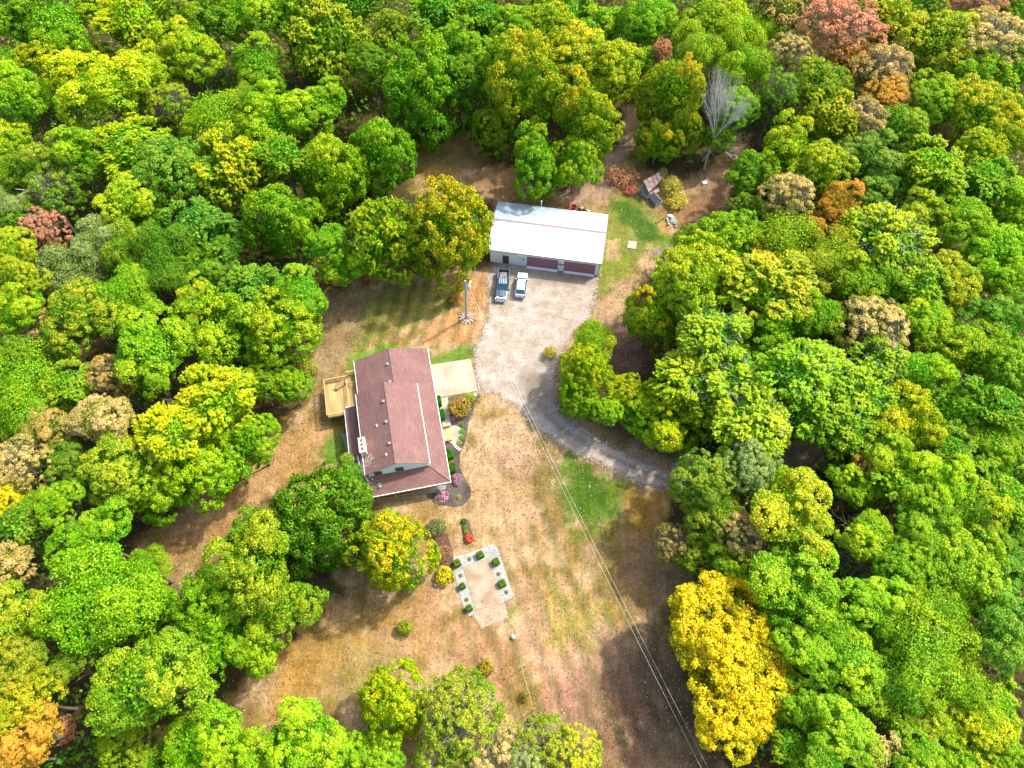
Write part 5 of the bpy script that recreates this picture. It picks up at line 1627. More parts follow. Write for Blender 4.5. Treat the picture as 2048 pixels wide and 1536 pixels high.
# x, y (photo survey of the crown's middle), half width, colour, form, [height/width of crown], [tree height m]
TREES = [
    # north-west block
    (110, 52, 70, 'G', 'P'), (25, 40, 50, 'G', 'P'), (25, 135, 45, 'DG', 'P'), (105, 118, 56, 'Y', 'P'), (268, 48, 68, 'Y', 'P'), (378, 98, 58, 'YG', 'P'),
    (200, 180, 80, 'YG', 'P', .8), (300, 150, 52, 'YG', 'P'), (40, 205, 62, 'G', 'P'), (405, 38, 58, 'DG', 'P'), (485, 25, 48, 'LG', 'P'), (190, 10, 40, 'YG', 'P'),
    (518, 135, 52, 'G', 'P', 1.0), (430, 232, 62, 'YG', 'S', .9), (345, 212, 44, 'OL', 'T'), (500, 195, 34, 'OL', 'S'), (150, 300, 42, 'G', 'P'),
    (262, 296, 66, 'YG', 'P', .85), (50, 335, 52, 'OL', 'P'), (10, 290, 45, 'YG', 'P'), (110, 385, 50, 'DG', 'T'), (350, 345, 66, 'BG', 'P'), (398, 455, 60, 'BG', 'P'),
    (250, 395, 52, 'YG', 'P', .8), (465, 348, 68, 'Y', 'F', 1.1), (195, 478, 42, 'GR', 'S'), (258, 490, 48, 'OL', 'S'), (330, 500, 55, 'DG', 'S'), (30, 450, 46, 'DG', 'P'),
    (85, 462, 40, 'PK', 'T'), (12, 410, 34, 'GR', 'S'), (445, 500, 44, 'DG', 'P'), (300, 425, 42, 'DG', 'P'), (180, 345, 34, 'DG', 'P'),
    (570, 448, 74, 'LG', 'P', 1.2), (662, 342, 72, 'YG', 'P', 1.35, 19), (765, 305, 72, 'DG', 'P', 1.4, 18), (775, 487, 72, 'YG', 'F', 1.3, 17), (896, 466, 79, 'OT', 'P', 1.5, 18),
    (655, 485, 48, 'G', 'P'), (690, 535, 42, 'G', 'P', 1, 10), (505, 572, 48, 'BG', 'F', .9), (572, 650, 76, 'YG', 'P', 1.0, 15), (600, 585, 54, 'G', 'P'), (460, 670, 70, 'LG', 'P', 1.1),
    (388, 612, 54, 'OT', 'P'), (295, 695, 78, 'G', 'P', .8), (312, 768, 34, 'G', 'P'), (165, 622, 76, 'OT', 'P', .95), (72, 655, 38, 'TN', 'T'), (252, 582, 54, 'LG', 'S', .9),
    (145, 540, 54, 'GR', 'S'), (40, 555, 48, 'YG', 'P'), (35, 625, 45, 'LG', 'P'), (20, 500, 42, 'YG', 'P'), (335, 545, 52, 'DG', 'S'), (410, 540, 44, 'DG', 'P'),
    (216, 752, 44, 'BR', 'T'), (45, 752, 76, 'LG', 'S', .9), (60, 828, 58, 'LG', 'S'), (140, 775, 48, 'G', 'P'), (92, 852, 58, 'BR', 'P', .8), (202, 835, 56, 'TN', 'P', .85),
    (40, 930, 52, 'TN', 'T'), (18, 990, 48, 'YO', 'P'), (112, 1002, 50, 'LG', 'P'), (135, 922, 42, 'DG', 'P'), (428, 812, 82, 'Y', 'F', .95, 16), (338, 862, 66, 'Y', 'F', .9),
    (500, 880, 60, 'LG', 'P', 1, 13), (250, 932, 74, 'OL', 'P', .95), (400, 935, 78, 'LG', 'P', 1, 14), (320, 985, 62, 'G', 'P', 1, 12), (460, 925, 50, 'G', 'P', 1, 11),
    (580, 770, 38, 'G', 'P', 1, 9), (515, 765, 36, 'DG', 'P', 1, 10), (40, 712, 36, 'DG', 'P'), (240, 1010, 44, 'G', 'P', 1, 11),
    # south-west block
    (186, 1072, 78, 'G', 'P', .75), (45, 1048, 56, 'DG', 'P'), (20, 1130, 42, 'TN', 'F'), (190, 1190, 112, 'LG', 'S', .9, 17), (290, 1135, 44, 'YG', 'S', 1, 11), (300, 1235, 44, 'G', 'F', 1, 10),
    (30, 1232, 60, 'OL', 'P'), (22, 1330, 52, 'OL', 'P'), (295, 1362, 112, 'OL', 'P', .9, 18), (250, 1478, 46, 'G', 'P', 1, 9), (42, 1402, 62, 'Y', 'P'), (130, 1335, 44, 'DG', 'P'),
    (72, 1470, 48, 'OR', 'P'), (25, 1515, 46, 'OR', 'P'), (128, 1462, 24, 'PK', 'T', 1, 6), (405, 1478, 76, 'LG', 'P', 1, 13), (485, 1520, 56, 'LG', 'P', 1, 12), (300, 1530, 34, 'G', 'F', 1, 8),
    (505, 1130, 84, 'OL', 'P', 1, 17), (565, 1212, 74, 'OL', 'P', 1, 14), (430, 1205, 60, 'G', 'P', 1, 13), (425, 1285, 76, 'G', 'P', 1, 13), (510, 1300, 52, 'LG', 'P', 1, 11),
    (508, 1062, 40, 'DG', 'P', 1, 11), (640, 1048, 103, 'DG', 'P', 1.15, 16), (690, 965, 55, 'DG', 'P', 1, 14), (786, 1103, 84, 'OT', 'P', 1.15, 15),
    (787, 1405, 76, 'YG', 'P', 1.1, 13), (612, 1482, 78, 'LG', 'P', .95, 12), (705, 1508, 44, 'LG', 'P', 1, 9), (760, 1515, 46, 'G', 'P', 1, 9), (545, 1525, 40, 'LG', 'P', 1, 9),
    (925, 1432, 84, 'OL', 'T', 1, 12), (900, 1420, 62, 'OL', 'T', 1, 11), (985, 1500, 62, 'TN', 'T', 1, 9), (880, 1515, 50, 'OL', 'T', 1, 9), (1085, 1490, 68, 'OL', 'T', 1, 9), (1150, 1515, 56, 'Y', 'T', 1, 9), (1050, 1535, 44, 'GR', 'T', 1, 9),
    # north block
    (560, 28, 56, 'LG', 'P'), (655, 97, 86, 'OL', 'F', 1.1), (785, 62, 46, 'OL', 'P'), (880, 25, 56, 'DG', 'P'), (842, 190, 88, 'G', 'P', 1.3, 20), (915, 92, 44, 'G', 'P'), (965, 38, 50, 'DG', 'P'),
    (975, 128, 46, 'G', 'P'), (930, 150, 40, 'DG', 'P'), (705, 15, 46, 'DG', 'P'), (552, 240, 60, 'LG', 'P'), (640, 215, 54, 'LG', 'P'), (562, 312, 48, 'DG', 'P'), (740, 130, 38, 'DG', 'P'),
    (1032, 172, 68, 'OT', 'P', 1.35, 20), (1165, 232, 76, 'OT', 'P', 1.4, 20), (1068, 325, 64, 'G', 'P', 1.25, 16), (1150, 325, 56, 'G', 'P', 1.1, 13), (985, 262, 40, 'OL', 'P', 1.25, 10),
    (1085, 62, 60, 'YG', 'P'), (1150, 108, 56, 'OT', 'P'), (1120, 25, 55, 'LG', 'P'), (1225, 145, 58, 'YG', 'P', 1.1), (1215, 55, 56, 'G', 'P'), (1300, 38, 58, 'G', 'P'), (1288, 125, 28, 'G', 'P', 1, 12),
    (1342, 182, 68, 'OT', 'P', 1.4, 20), (1316, 285, 50, 'OT', 'P', 1.2, 11), (1366, 262, 40, 'OL', 'P', 1.3, 11), (1322, 100, 22, 'PK', 'P', 1, 14), (1398, 100, 48, 'LG', 'S'), (1420, 42, 54, 'YG', 'P'), (1475, 70, 52, 'YG', 'S'),
    (1490, 135, 50, 'LG', 'S'), (1475, 215, 42, 'G', 'P'), (1532, 50, 40, 'LG', 'S'), (1030, 60, 44, 'G', 'P'), (1440, 275, 30, 'G', 'P', 1, 9),
    # north-east block
    (1565, 18, 40, 'BR', 'P'), (1675, 62, 70, 'PK', 'T', .85), (1582, 108, 40, 'TN', 'T'), (1558, 180, 42, 'DG', 'T'), (1775, 42, 54, 'Y', 'P', 1.1), (1695, 112, 42, 'OR', 'P', .8), (1640, 168, 64, 'G', 'P', .95),
    (1758, 150, 58, 'TN', 'T', .9), (1882, 82, 74, 'YG', 'P', .85), (1982, 82, 62, 'TN', 'T', .7), (1952, 18, 46, 'PK', 'T'), (2030, 22, 38, 'G', 'P'), (1850, 20, 44, 'DG', 'P'),
    (1662, 235, 48, 'Y', 'F', 1), (1722, 245, 46, 'TN', 'T'), (1780, 192, 40, 'OR', 'P', .7), (1800, 245, 48, 'G', 'P'), (1858, 195, 46, 'G', 'P'), (1940, 150, 52, 'G', 'P'), (2025, 135, 50, 'LG', 'P'),
    (1950, 222, 62, 'OT', 'P', .9), (2012, 270, 46, 'OT', 'P'), (1962, 300, 46, 'YG', 'P'), (1570, 312, 74, 'YG', 'P', 1.15), (1650, 335, 46, 'YG', 'P'), (1735, 322, 52, 'BG', 'P'), (1755, 382, 50, 'BG', 'P'),
    (1862, 342, 62, 'YG', 'P'), (1885, 395, 34, 'YG', 'P'), (1965, 365, 58, 'G', 'P'), (2030, 400, 48, 'LG', 'P'), (1578, 395, 48, 'TN', 'T'), (1677, 410, 44, 'OR', 'P', 1.05), (1632, 455, 22, 'OR', 'P', 1, 13),
    (1565, 475, 64, 'YG', 'S', .95), (1770, 482, 76, 'YG', 'F', .9), (1845, 430, 40, 'OL', 'P'), (1925, 440, 58, 'LG', 'P'), (1992, 495, 60, 'LG', 'P'), (2045, 465, 40, 'G', 'P'), (1490, 350, 48, 'DG', 'P', 1.1, 14), (1500, 425, 40, 'DG', 'P', 1, 12),
    (1665, 520, 62, 'OL', 'S'), (1725, 560, 52, 'LG', 'P'), (1455, 485, 52, 'G', 'P', 1, 14), (1388, 492, 40, 'DG', 'P', 1, 10), (1390, 558, 80, 'YG', 'P', .95, 17), (1512, 500, 20, 'OR', 'P', 1, 12), (1530, 572, 74, 'Y', 'F', .85),
    (1302, 638, 56, 'OT', 'P', 1.4, 14), (1632, 630, 54, 'G', 'P', 1), (1542, 662, 58, 'LG', 'P', 1.1), (1420, 665, 74, 'LG', 'F', .9), (1385, 748, 66, 'YG', 'F', .9, 12.5), (1480, 762, 66, 'LG', 'F', .9, 13), (1425, 820, 52, 'LG', 'F', 1, 10),
    (1508, 850, 70, 'YG', 'F', .95, 15), (1598, 745, 66, 'LG', 'F'), (1618, 825, 60, 'LG', 'F', 1, 14), (1470, 690, 40, 'DG', 'P', 1, 12), (1248, 786, 38, 'Y', 'P', 1, 8), (1332, 852, 68, 'YG', 'P', 1, 8.5), (1288, 822, 50, 'G', 'P', 1, 7.5), (1216, 822, 30, 'G', 'P', 1, 8),
    (1182, 678, 44, 'Y', 'S', 1.0, 10), (1168, 742, 46, 'YG', 'P', 1.2, 11), (1160, 796, 38, 'G', 'P', 1.1, 8),
    # south-east block
    (1402, 965, 62, 'DG', 'P', 1, 14), (1500, 935, 52, 'GR', 'P', 1, 15), (1440, 1042, 70, 'OL', 'P', 1, 14), (1345, 1085, 38, 'BR', 'T', 1, 9), (1482, 1072, 50, 'TN', 'T', 1, 13), (1460, 1130, 50, 'G', 'P', 1, 11), (1395, 1110, 40, 'DG', 'P', 1, 9),
    (1585, 1040, 78, 'Y', 'P', .95, 16), (1545, 962, 36, 'LG', 'P', 1, 13), (1612, 972, 26, 'G', 'P', 1, 10), (1590, 1168, 84, 'G', 'P', .9, 16), (1738, 1072, 52, 'YG', 'P'),
    (1830, 570, 52, 'LG', 'F'), (1895, 572, 60, 'OT', 'P'), (1775, 560, 46, 'G', 'P'), (2002, 545, 52, 'LG', 'P'), (1750, 655, 62, 'TN', 'T', .9), (1995, 640, 62, 'BG', 'P'), (1850, 635, 44, 'LG', 'P'), (1920, 695, 72, 'YG', 'P', .95), (1832, 742, 54, 'G', 'P'),
    (2012, 735, 56, 'G', 'P'), (1990, 812, 60, 'G', 'P'), (2035, 890, 44, 'G', 'P'), (1655, 745, 52, 'LG', 'F'), (1722, 800, 60, 'LG', 'F'), (1690, 862, 50, 'G', 'F'), (1762, 725, 48, 'LG', 'F'), (1805, 850, 66, 'Y', 'P', 1), (1775, 905, 46, 'LG', 'P'),
    (1910, 822, 56, 'G', 'P'), (1985, 898, 60, 'YG', 'P'), (1900, 905, 46, 'DG', 'P'), (1732, 925, 24, 'OR', 'T', .7, 13), (1690, 915, 40, 'DG', 'P', 1, 9), (1722, 965, 50, 'LG', 'P'), (1795, 962, 54, 'LG', 'P'), (1872, 965, 60, 'LG', 'P'), (1935, 1010, 60, 'YG', 'P'),
    (2000, 985, 54, 'LG', 'P'), (1845, 1035, 50, 'G', 'P'), (1852, 1088, 50, 'G', 'P'), (1965, 1060, 46, 'OL', 'P'), (1915, 1138, 78, 'LG', 'P', .95), (1805, 1135, 48, 'G', 'P'), (2015, 1130, 54, 'BG', 'P'), (2012, 1250, 70, 'BG', 'P'), (2035, 1050, 42, 'DG', 'P'),
    (1742, 1200, 64, 'LG', 'P', .9), (1662, 1255, 50, 'LG', 'P'), (1612, 1302, 60, 'LG', 'P'), (1702, 1322, 64, 'LG', 'P'), (1880, 1225, 64, 'YG', 'S'), (1850, 1298, 86, 'YG', 'S', .9), (1795, 1372, 62, 'LG', 'S'), (1925, 1372, 76, 'YG', 'S'),
    (1990, 1405, 46, 'YG', 'P'), (1965, 1462, 58, 'Y', 'P'), (1892, 1465, 58, 'YG', 'P'), (1828, 1445, 54, 'OL', 'P'), (1620, 1420, 62, 'LG', 'P'), (1692, 1452, 60, 'LG', 'P'), (1745, 1505, 46, 'TN', 'P'), (1580, 1495, 48, 'G', 'P', 1, 12),
    (1652, 1515, 46, 'G', 'P'), (1845, 1515, 50, 'G', 'P'), (1930, 1525, 46, 'LG', 'P'), (2020, 1515, 36, 'G', 'P'), (1778, 1262, 46, 'G', 'P'), (1552, 1240, 44, 'G', 'P', 1, 13),
    (1440, 1252, 90, 'YO', 'P', .9, 13), (1484, 1350, 104, 'YO', 'P', .95, 13), (1466, 1440, 72, 'YO', 'P', .85, 11), (1530, 1275, 48, 'YO', 'P', 1, 12), (1372, 1225, 42, 'YO', 'P', 1, 12),
]

LAND = [(1095, 470, 'the barn'), (800, 850, 'the house'), (672, 790, 'the deck'), (1440, 250, 'the bare grey tree'), (1305, 380, 'the rusty shed'), (1050, 700, 'the gravel yard'),
        (1300, 950, 'the gravel road'), (965, 1170, 'the garden slab'), (934, 600, 'the utility pole'), (1605, 905, 'the dirt patch in the woods'), (1055, 1375, 'the trellis'), (880, 330, 'the shady lawn'),
        (600, 1330, 'the southern lawn'), (480, 1050, 'the strip of dry grass'), (90, 265, 'the grey dead branches'), (110, 420, 'the leaning dead trunk'), (1700, 1110, 'the leafless twiggy tree'),
        (1677, 62, 'the pinkish-red tree'), (1677, 410, 'the small orange tree'), (1455, 1340, 'the golden trees'), (40, 40, 'the top left corner'), (2010, 40, 'the top right corner'), (30, 1500, 'the bottom left corner'), (2010, 1500, 'the bottom right corner')]


def dirword(dx, dy):
    if abs(dx) > 2.2 * abs(dy): return 'right of' if dx > 0 else 'left of'
    if abs(dy) > 2.2 * abs(dx): return 'below' if dy > 0 else 'above'
    return ('below right of' if dx > 0 else 'below left of') if dy > 0 else ('above right of' if dx > 0 else 'above left of')


def edgeword(x, y):
    c = [(x, 'left'), (2048 - x, 'right'), (y, 'top'), (1536 - y, 'bottom')]
    d, n_ = min(c)
    return f'at the {n_} edge' if d < 60 else None


def tree_labels():
    sizew = lambda r: 'tiny' if r < 30 else 'small' if r < 44 else 'medium' if r < 60 else 'large' if r < 82 else 'huge'
    used = set(); out = []
    desc = [f"{sizew(t[2])} {NAMES[t[3]]} {FORM[t[4]]} tree" for t in TREES]
    for i, t in enumerate(TREES):
        x, y = t[0], t[1]
        ls = sorted(LAND, key=lambda q: math.hypot(q[0] - x, q[1] - y) + (0 if math.hypot(q[0] - x, q[1] - y) > 25 else 900))
        nb = sorted([j for j in range(len(TREES)) if j != i], key=lambda j: math.hypot(TREES[j][0] - x, TREES[j][1] - y))
        cands = []
        e = edgeword(x, y)
        l0 = ls[0]
        far = math.hypot(l0[0] - x, l0[1] - y)
        w0 = 'just ' if far < 110 else ('far ' if far > 330 else '')
        rel = f"{w0}{dirword(x - l0[0], y - l0[1])} {l0[2]}"
        if w0 == 'just ' or not e:
            cands.append(f"{desc[i]} {rel}")
        if e: cands.append(f"{desc[i]} {e}, {rel}")
        for j in nb[:6]:
            if TREES[j][3] != t[3]:
                cands.append(f"{desc[i]} {dirword(x - TREES[j][0], y - TREES[j][1])} {'an' if NAMES[TREES[j][3]][0] in 'aeiou' else 'a'} {NAMES[TREES[j][3]]} one, {rel}")
        for l in ls[1:4]:
            cands.append(f"{desc[i]} between {l0[2]} and {l[2]}")
        for c in cands:
            if c not in used and len(c.split()) <= 16: break
        else:
            for j in nb[:8]:
                c = f"{desc[i]} touching a {sizew(TREES[j][2])} {NAMES[TREES[j][3]]} one {rel}"
                if c not in used and len(c.split()) <= 16: break
        used.add(c); out.append(c)
    return out


TLAB = tree_labels()
SPOTS = []
NEAT = {(896, 466), (842, 190), (786, 1103), (640, 1048), (1440, 1252), (1484, 1350), (787, 1405)}


def place_tree(i, t):
    x, y, r, colk, form = t[:5]
    asp = t[5] if len(t) > 5 else .95
    g = random.Random(i * 7 + 1)
    sc0 = FPX / 118.0
    rm = r / sc0
    for _ in range(3):
        h = t[6] if len(t) > 6 else min(21, max(9, 10.5 + rm * 1.1)) + g.uniform(-.0, .0)
        if len(t) <= 6: h += (g.random() - .5) * 3
        p = G(x, y, h - rm * .9)
        sc = FPX / depth_of(p); rm = r / sc * 1.06
        g = random.Random(i * 7 + 1)
    v = p - np.array([0, 0, CAMH]); dep = math.atan2(-v[2], math.hypot(v[0], v[1]))
    # vertical semi-axis that gives the surveyed outline
    want = asp * rm
    rv2 = (want ** 2 - (rm * math.sin(dep)) ** 2) / max(math.cos(dep) ** 2, .05)
    rv = math.sqrt(rv2) if rv2 > 0 else 0
    rv = min(max(rv, .68 * rm), 1.55 * rm)
    zc = max(h - rv, rv * .55)
    p = G(x, y, zc)
    deepin = sdist(np.array([p[0]]), np.array([p[1]]), CLEARING)[0] < -(rm + 1.0)
    key = form
    if deepin:
        rm *= 1.13; rv *= 1.10
        if form == 'P': key = g.choice('MMMPN')
    elif form == 'P' and r > 40 and (x, y) not in NEAT: key = g.choice('MPM')
    root = thing('tree', TLAB[i], 'tree', (p[0], p[1], 0), group='woodland trees around the clearing')
    me = CROWN[key][g.randrange(len(CROWN[key]))]
    o = link_mesh('crown', me, root, (0, 0, zc), g.uniform(0, 6.28), (rm * g.uniform(.93, 1.10), rm * g.uniform(.93, 1.10), rv))
    b_, tp = PAL[colk]
    near = sorted(TREES, key=lambda q: math.hypot(q[0] - x, q[1] - y))[1:6]
    if (x, y) not in NEAT:
        wgt = .86 if colk in ('PK', 'OR', 'TN', 'BR', 'GR', 'YO') else .62
        b_ = [wgt * b_[c] + (1 - wgt) * sum(PAL[q[3]][0][c] for q in near) / 5 for c in range(3)]
        tp = [wgt * tp[c] + (1 - wgt) * sum(PAL[q[3]][1][c] for q in near) / 5 for c in range(3)]
    kk = g.uniform(.9, 1.1) * (1.15 if colk == 'YO' else 1)
    o['leaf_base'] = fcol(b_, kk); o['leaf_tip'] = fcol(tp, kk); o['leaf_turn'] = TURN[colk] + g.uniform(-.1, .1)
    tm_ = TRUNKS[g.randrange(4)]
    o = link_mesh('trunk', tm_, root, (0, 0, 0), g.uniform(0, 6.28), (max(rm * 1.1, h * .35), max(rm * 1.1, h * .35), zc * 1.05))
    if form == 'T':
        link_mesh('twigs', TWIGS[g.randrange(2)], root, (0, 0, zc), g.uniform(0, 6.28), (rm * .9, rm * .9, rv * .92))['kind'] = 'stuff'
    elif form == 'F' and colk in ('LG', 'YG') and x > 1300:
        link_mesh('limb', PALETWIGS[g.randrange(2)], root, (0, 0, zc + .05 * rv), g.uniform(0, 6.28), (rm, rm, rv * 1.02))['kind'] = 'stuff'
    SPOTS.append((p[0], p[1], rm))


for i, t in enumerate(TREES):
    place_tree(i, t)


def bare_tree(x, y, h, label, me, wid=1.0, lean=(0, 0), rz=0.0):
    p = G(x, y)
    root = thing('bare_tree', label, 'tree', (p[0], p[1], 0), rz)
    o = link_mesh('branches', me, root, (0, 0, 0), 0, (h * wid, h * wid, h)); o.rotation_euler = (lean[0], lean[1], 0)
    SPOTS.append((p[0], p[1], 1.0))
    return root


big = bare_mb(5, depth=6, r0=.019, up=.72, kids=6).mesh('branches', M['deadbark'])
bare_tree(1408, 340, 16.5, 'tall bare grey dead tree standing above the rusty shed', big, .6, (0, -.06))
low = bare_mb(9, depth=5, r0=.016, up=.6, kids=5).mesh('branches', M['deadbark'])
bare_tree(1405, 322, 8.5, 'low wide bare tree at the foot of the tall dead tree', low, 1.3, (.15, -.1), 1)
bare_tree(138, 330, 20, 'bare grey tree fanning left in the upper left woods', BARE[0], .9, (0, -.35), .4)
bare_tree(1700, 1150, 12, 'leafless tan twiggy tree among green crowns right of the yellow-green tree', bare_mb(21, depth=5, r0=.02, up=.55, kids=5).mesh('branches', M['twig']), 1.15, (0, 0))
bare_tree(165, 925, 13, 'pale bare branches poking out beside the tan twiggy tree at left', BARE[1], .9, (.1, .3), 2)
bare_tree(1665, 985, 11, 'thin bare branch tree below the dirt patch in the woods', BARE[1], .9, (0, .45), 1)
p0, p1 = G(155, 470, 1), G(68, 352, 13)
lt = thing('leaning_dead_tree', 'long pale dead trunk leaning through the left woods', 'dead trunk', (p0[0], p0[1], 0))
r_ = p1 - np.array([p0[0], p0[1], 0])
MB().tube((0, 0, 0), r_ * .6, .22, .15, 8).tube(r_ * .6, r_, .15, .07, 8).build('trunk', M['deadbark'], lt)
MB().tube(r_ * .75, r_ * .75 + np.array([-3, -1.5, 2.5]), .08, .03, 6).build('limb', M['deadbark'], lt)
MB().tube(r_ * .85, r_ * .85 + np.array([-1.5, -3, 1.5]), .06, .02, 6).build('limb', M['deadbark'], lt)

# ------------------------------------------------------------------ bushes, hedges and garden plants
BUSHM = [crown_mesh('bush_leaves', 'P', s, 2600, ls=2.3) for s in (51, 52)] + [crown_mesh('bush_leaves', 'S', 53, 2300, ls=3.2)]
for me_ in BUSHM[:2]:
    pass


def box_shrub_mesh(seed, n=1500, rnd=.0):
    g = np.random.default_rng(seed)
    # leaves over a clipped rounded block, unit half sizes, z 0..1
    f = g.integers(0, 6, n); a_, b_ = g.uniform(-1, 1, n), g.uniform(-1, 1, n)
    pos = np.zeros((n, 3)); nr = np.zeros((n, 3))
    top = (f < 2)
    pos[top] = np.stack([a_[top], b_[top], np.ones(top.sum())], 1); nr[top] = (0, 0, 1)
    for k, (ax, s_) in enumerate(((0, 1), (0, -1), (1, 1), (1, -1))):
        m_ = f == k + 2
        q = np.zeros((m_.sum(), 3)); q[:, ax] = s_; q[:, 1 - ax] = a_[m_]; q[:, 2] = (b_[m_] + 1) / 2
        pos[m_] = q; d_ = np.zeros(3); d_[ax] = s_; nr[m_] = d_
    # round the corners
    c = pos.copy(); c[:, 2] = c[:, 2] * 2 - 1
    l4 = (np.abs(c) ** 6).sum(1) ** (1 / 6); c = c / l4[:, None]; pos = c.copy(); pos[:, 2] = (c[:, 2] + 1) / 2
    pos += g.normal(0, .035, pos.shape)
    V = leaf_quads(pos, norm(nr + g.normal(0, .5, nr.shape)), g.uniform(.07, .12, n), g)
    me_ = fast_mesh('hedge_leaves', V, np.arange(4 * n).reshape(n, 4), np.stack([np.clip(g.normal(.3, .2, n), 0, 1), g.random(n), g.random(n)], 1), 'leafvar', 'FACE')
    me_.materials.append(M['leaf']); return me_


BOXM = [box_shrub_mesh(s) for s in (1, 2)]
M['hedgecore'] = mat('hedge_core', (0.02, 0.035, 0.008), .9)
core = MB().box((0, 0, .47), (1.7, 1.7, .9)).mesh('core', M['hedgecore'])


def box_shrub(x, y, wx, wy, h, lab, col, rz, grp, nm='box_shrub'):
    p = G(x, y, h * .7)
    root = thing(nm, lab, 'shrub', (p[0], p[1], 0), rz, grp)
    o = link_mesh('leaves', BOXM[int(x) % 2], root, (0, 0, 0), 0, (wx, wy, h)); o['leaf_base'] = fcol(col[0]); o['leaf_tip'] = fcol(col[1]); o['leaf_turn'] = -.25
    link_mesh('core', core, root, (0, 0, 0), 0, (wx, wy, h))


HG = ((50, 140, 14), (92, 172, 24))
for (x, y, wx, wy, lab) in ((877, 801.5, .38, .75, 'clipped dark green hedge block nearest the concrete pad'), (883.5, 829, .40, .78, 'clipped hedge block on the walkway, second from the pad'),
                       (898.8, 909, .50, .66, 'clipped hedge block just below the entry steps'), (903.8, 936, .48, .68, 'clipped hedge block nearest the southeast roof corner')):
    box_shrub(x, y, wx, wy, 1.05, lab, HG, HRZ, 'clipped hedges by the east wall', 'hedge_block')
BG_ = ((108, 148, 24), (168, 188, 54))
for (x, y, w_, lab) in ((914, 1126, .45, 'small square box shrub at the top left corner of the gravel border'), (960.6, 1109, .43, 'small square box shrub in the middle of the top gravel border'),
                    (991.9, 1123.4, .43, 'small square box shrub at the top right corner of the gravel border'), (1004.2, 1166.4, .44, 'small square box shrub halfway down the right gravel border'),
                    (924.7, 1171.5, .36, 'small round box shrub halfway down the left gravel border'), (938.2, 1215.8, .38, 'small box shrub at the bottom of the left gravel border')):
    box_shrub(x, y, w_, w_ * 1.05, .8, lab, BG_, HRZ + .25, 'box shrubs around the garden slab')


def bush(x, y, r, lab, cols, k=0, hh=1.1, cat='bush', nm='bush', grp=None):
    rm = r / 13.2
    p = G(x, y, rm * hh * .55)
    root = thing(nm, lab, cat, (p[0], p[1], 0), (x * 1.3) % 6, grp)
    o = link_mesh('leaves', BUSHM[k], root, (0, 0, rm * hh * .62), 0, (rm, rm, rm * hh * .75)); o['leaf_base'] = fcol(cols[0]); o['leaf_tip'] = fcol(cols[1]); o['leaf_turn'] = -.15
    mb = MB()
    for q in range(5):
        a_ = q * 1.26
        mb.tube((0, 0, -.02), (math.cos(a_) * rm * .5, math.sin(a_) * rm * .5, rm * hh * .7), .03 * rm + .008, .012, 5, caps=False)
    mb.build('stem', M['bark'], root)


bush(919, 816, 23, 'broad olive and orange shrub in the bed below the concrete pad', ((128, 134, 24), (200, 158, 60)), 0, .95, 'shrub', 'garden_shrub')
bush(940, 795, 12, 'lime green feathery shrub at the pad corner', ((140, 166, 30), (190, 200, 60)), 2, .9, 'shrub', 'garden_shrub')
bush(905.5, 838, 6, 'low lilac flower clump under the broad olive shrub', ((150, 110, 150), (214, 170, 220)), 2, .6, 'flowers', 'flower_clump')
for (x, y, r, lab, c) in ((923.5, 849, 4.5, 'small round green plant, topmost of four in the mulch bed', ((70, 150, 20), (120, 190, 50))), (923.8, 863.5, 5.5, 'small bright green plant right of the round landing', ((90, 170, 20), (140, 200, 40))),
                      (923.4, 875.5, 5.5, 'small green plant, third down in the mulch bed', ((80, 160, 20), (140, 196, 50))), (918.3, 886, 5.5, 'small yellowish plant beside the stepping stones', ((130, 160, 50), (200, 200, 90))),
                      (918, 994.5, 4.5, 'small yellow plant in the lower mulch bed', ((160, 170, 40), (214, 206, 50)))):
    bush(x, y, r, lab, c, 2, .8, 'plant', 'garden_plant', 'small plants in the mulch bed')
bush(914, 957, 9.5, 'pink flowering clump by the southeast roof corner', ((104, 112, 84), (248, 176, 214)), 2, .8, 'flowers', 'flower_clump')
bush(914, 966, 7, 'small pink flowering clump just below the upper pink clump', ((104, 112, 84), (248, 176, 214)), 2, .8, 'flowers', 'flower_clump')
bush(884, 992, 14, 'wide pink and lilac flower clump in the lower mulch bed', ((104, 112, 84), (248, 176, 214)), 2, .6, 'flowers', 'flower_clump')
bush(901.5, 924, 7, 'yellow-brown plant between the two lower hedge blocks', ((130, 110, 50), (190, 160, 80)), 2, .8, 'plant', 'garden_plant')
bush(905, 950, 6, 'rusty brown plant below the lowest hedge block', ((120, 90, 50), (190, 140, 70)), 2, .8, 'plant', 'garden_plant')
bush(893, 893, 6, 'dry brown plant in the bed below the entry steps', ((120, 90, 70), (180, 130, 100)), 2, .5, 'plant', 'garden_plant')
bush(891, 872, 3.2, 'purple flowers on the entry steps', ((90, 40, 110), (150, 80, 170)), 2, .9, 'flowers', 'flower_clump')
bush(873.7, 1054.7, 17, 'grey-green bush at the top of the brown bed beside the yellow tree', ((92, 112, 56), (150, 160, 100)), 2, .9)
bush(886, 1108, 15, 'dry reddish-brown bush in the middle of the brown bed', ((120, 86, 56), (200, 150, 110)), 2, .5)
bush(889.3, 1151, 17, 'bright yellow bush at the lower end of the brown bed', ((170, 180, 16), (236, 220, 30)), 0, .95)
bush(810, 1256, 13.5, 'lone green bush on the dry southern lawn', ((110, 140, 20), (176, 190, 40)), 0, 1.3)
bush(972, 1335, 13.5, 'lone yellow-green bush left of the trellis', ((124, 136, 24), (200, 180, 50)), 0, 1.2)
bush(1050, 1392, 9, 'small sapling at the middle post of the trellis', ((110, 120, 40), (190, 180, 70)), 2, 1.0)
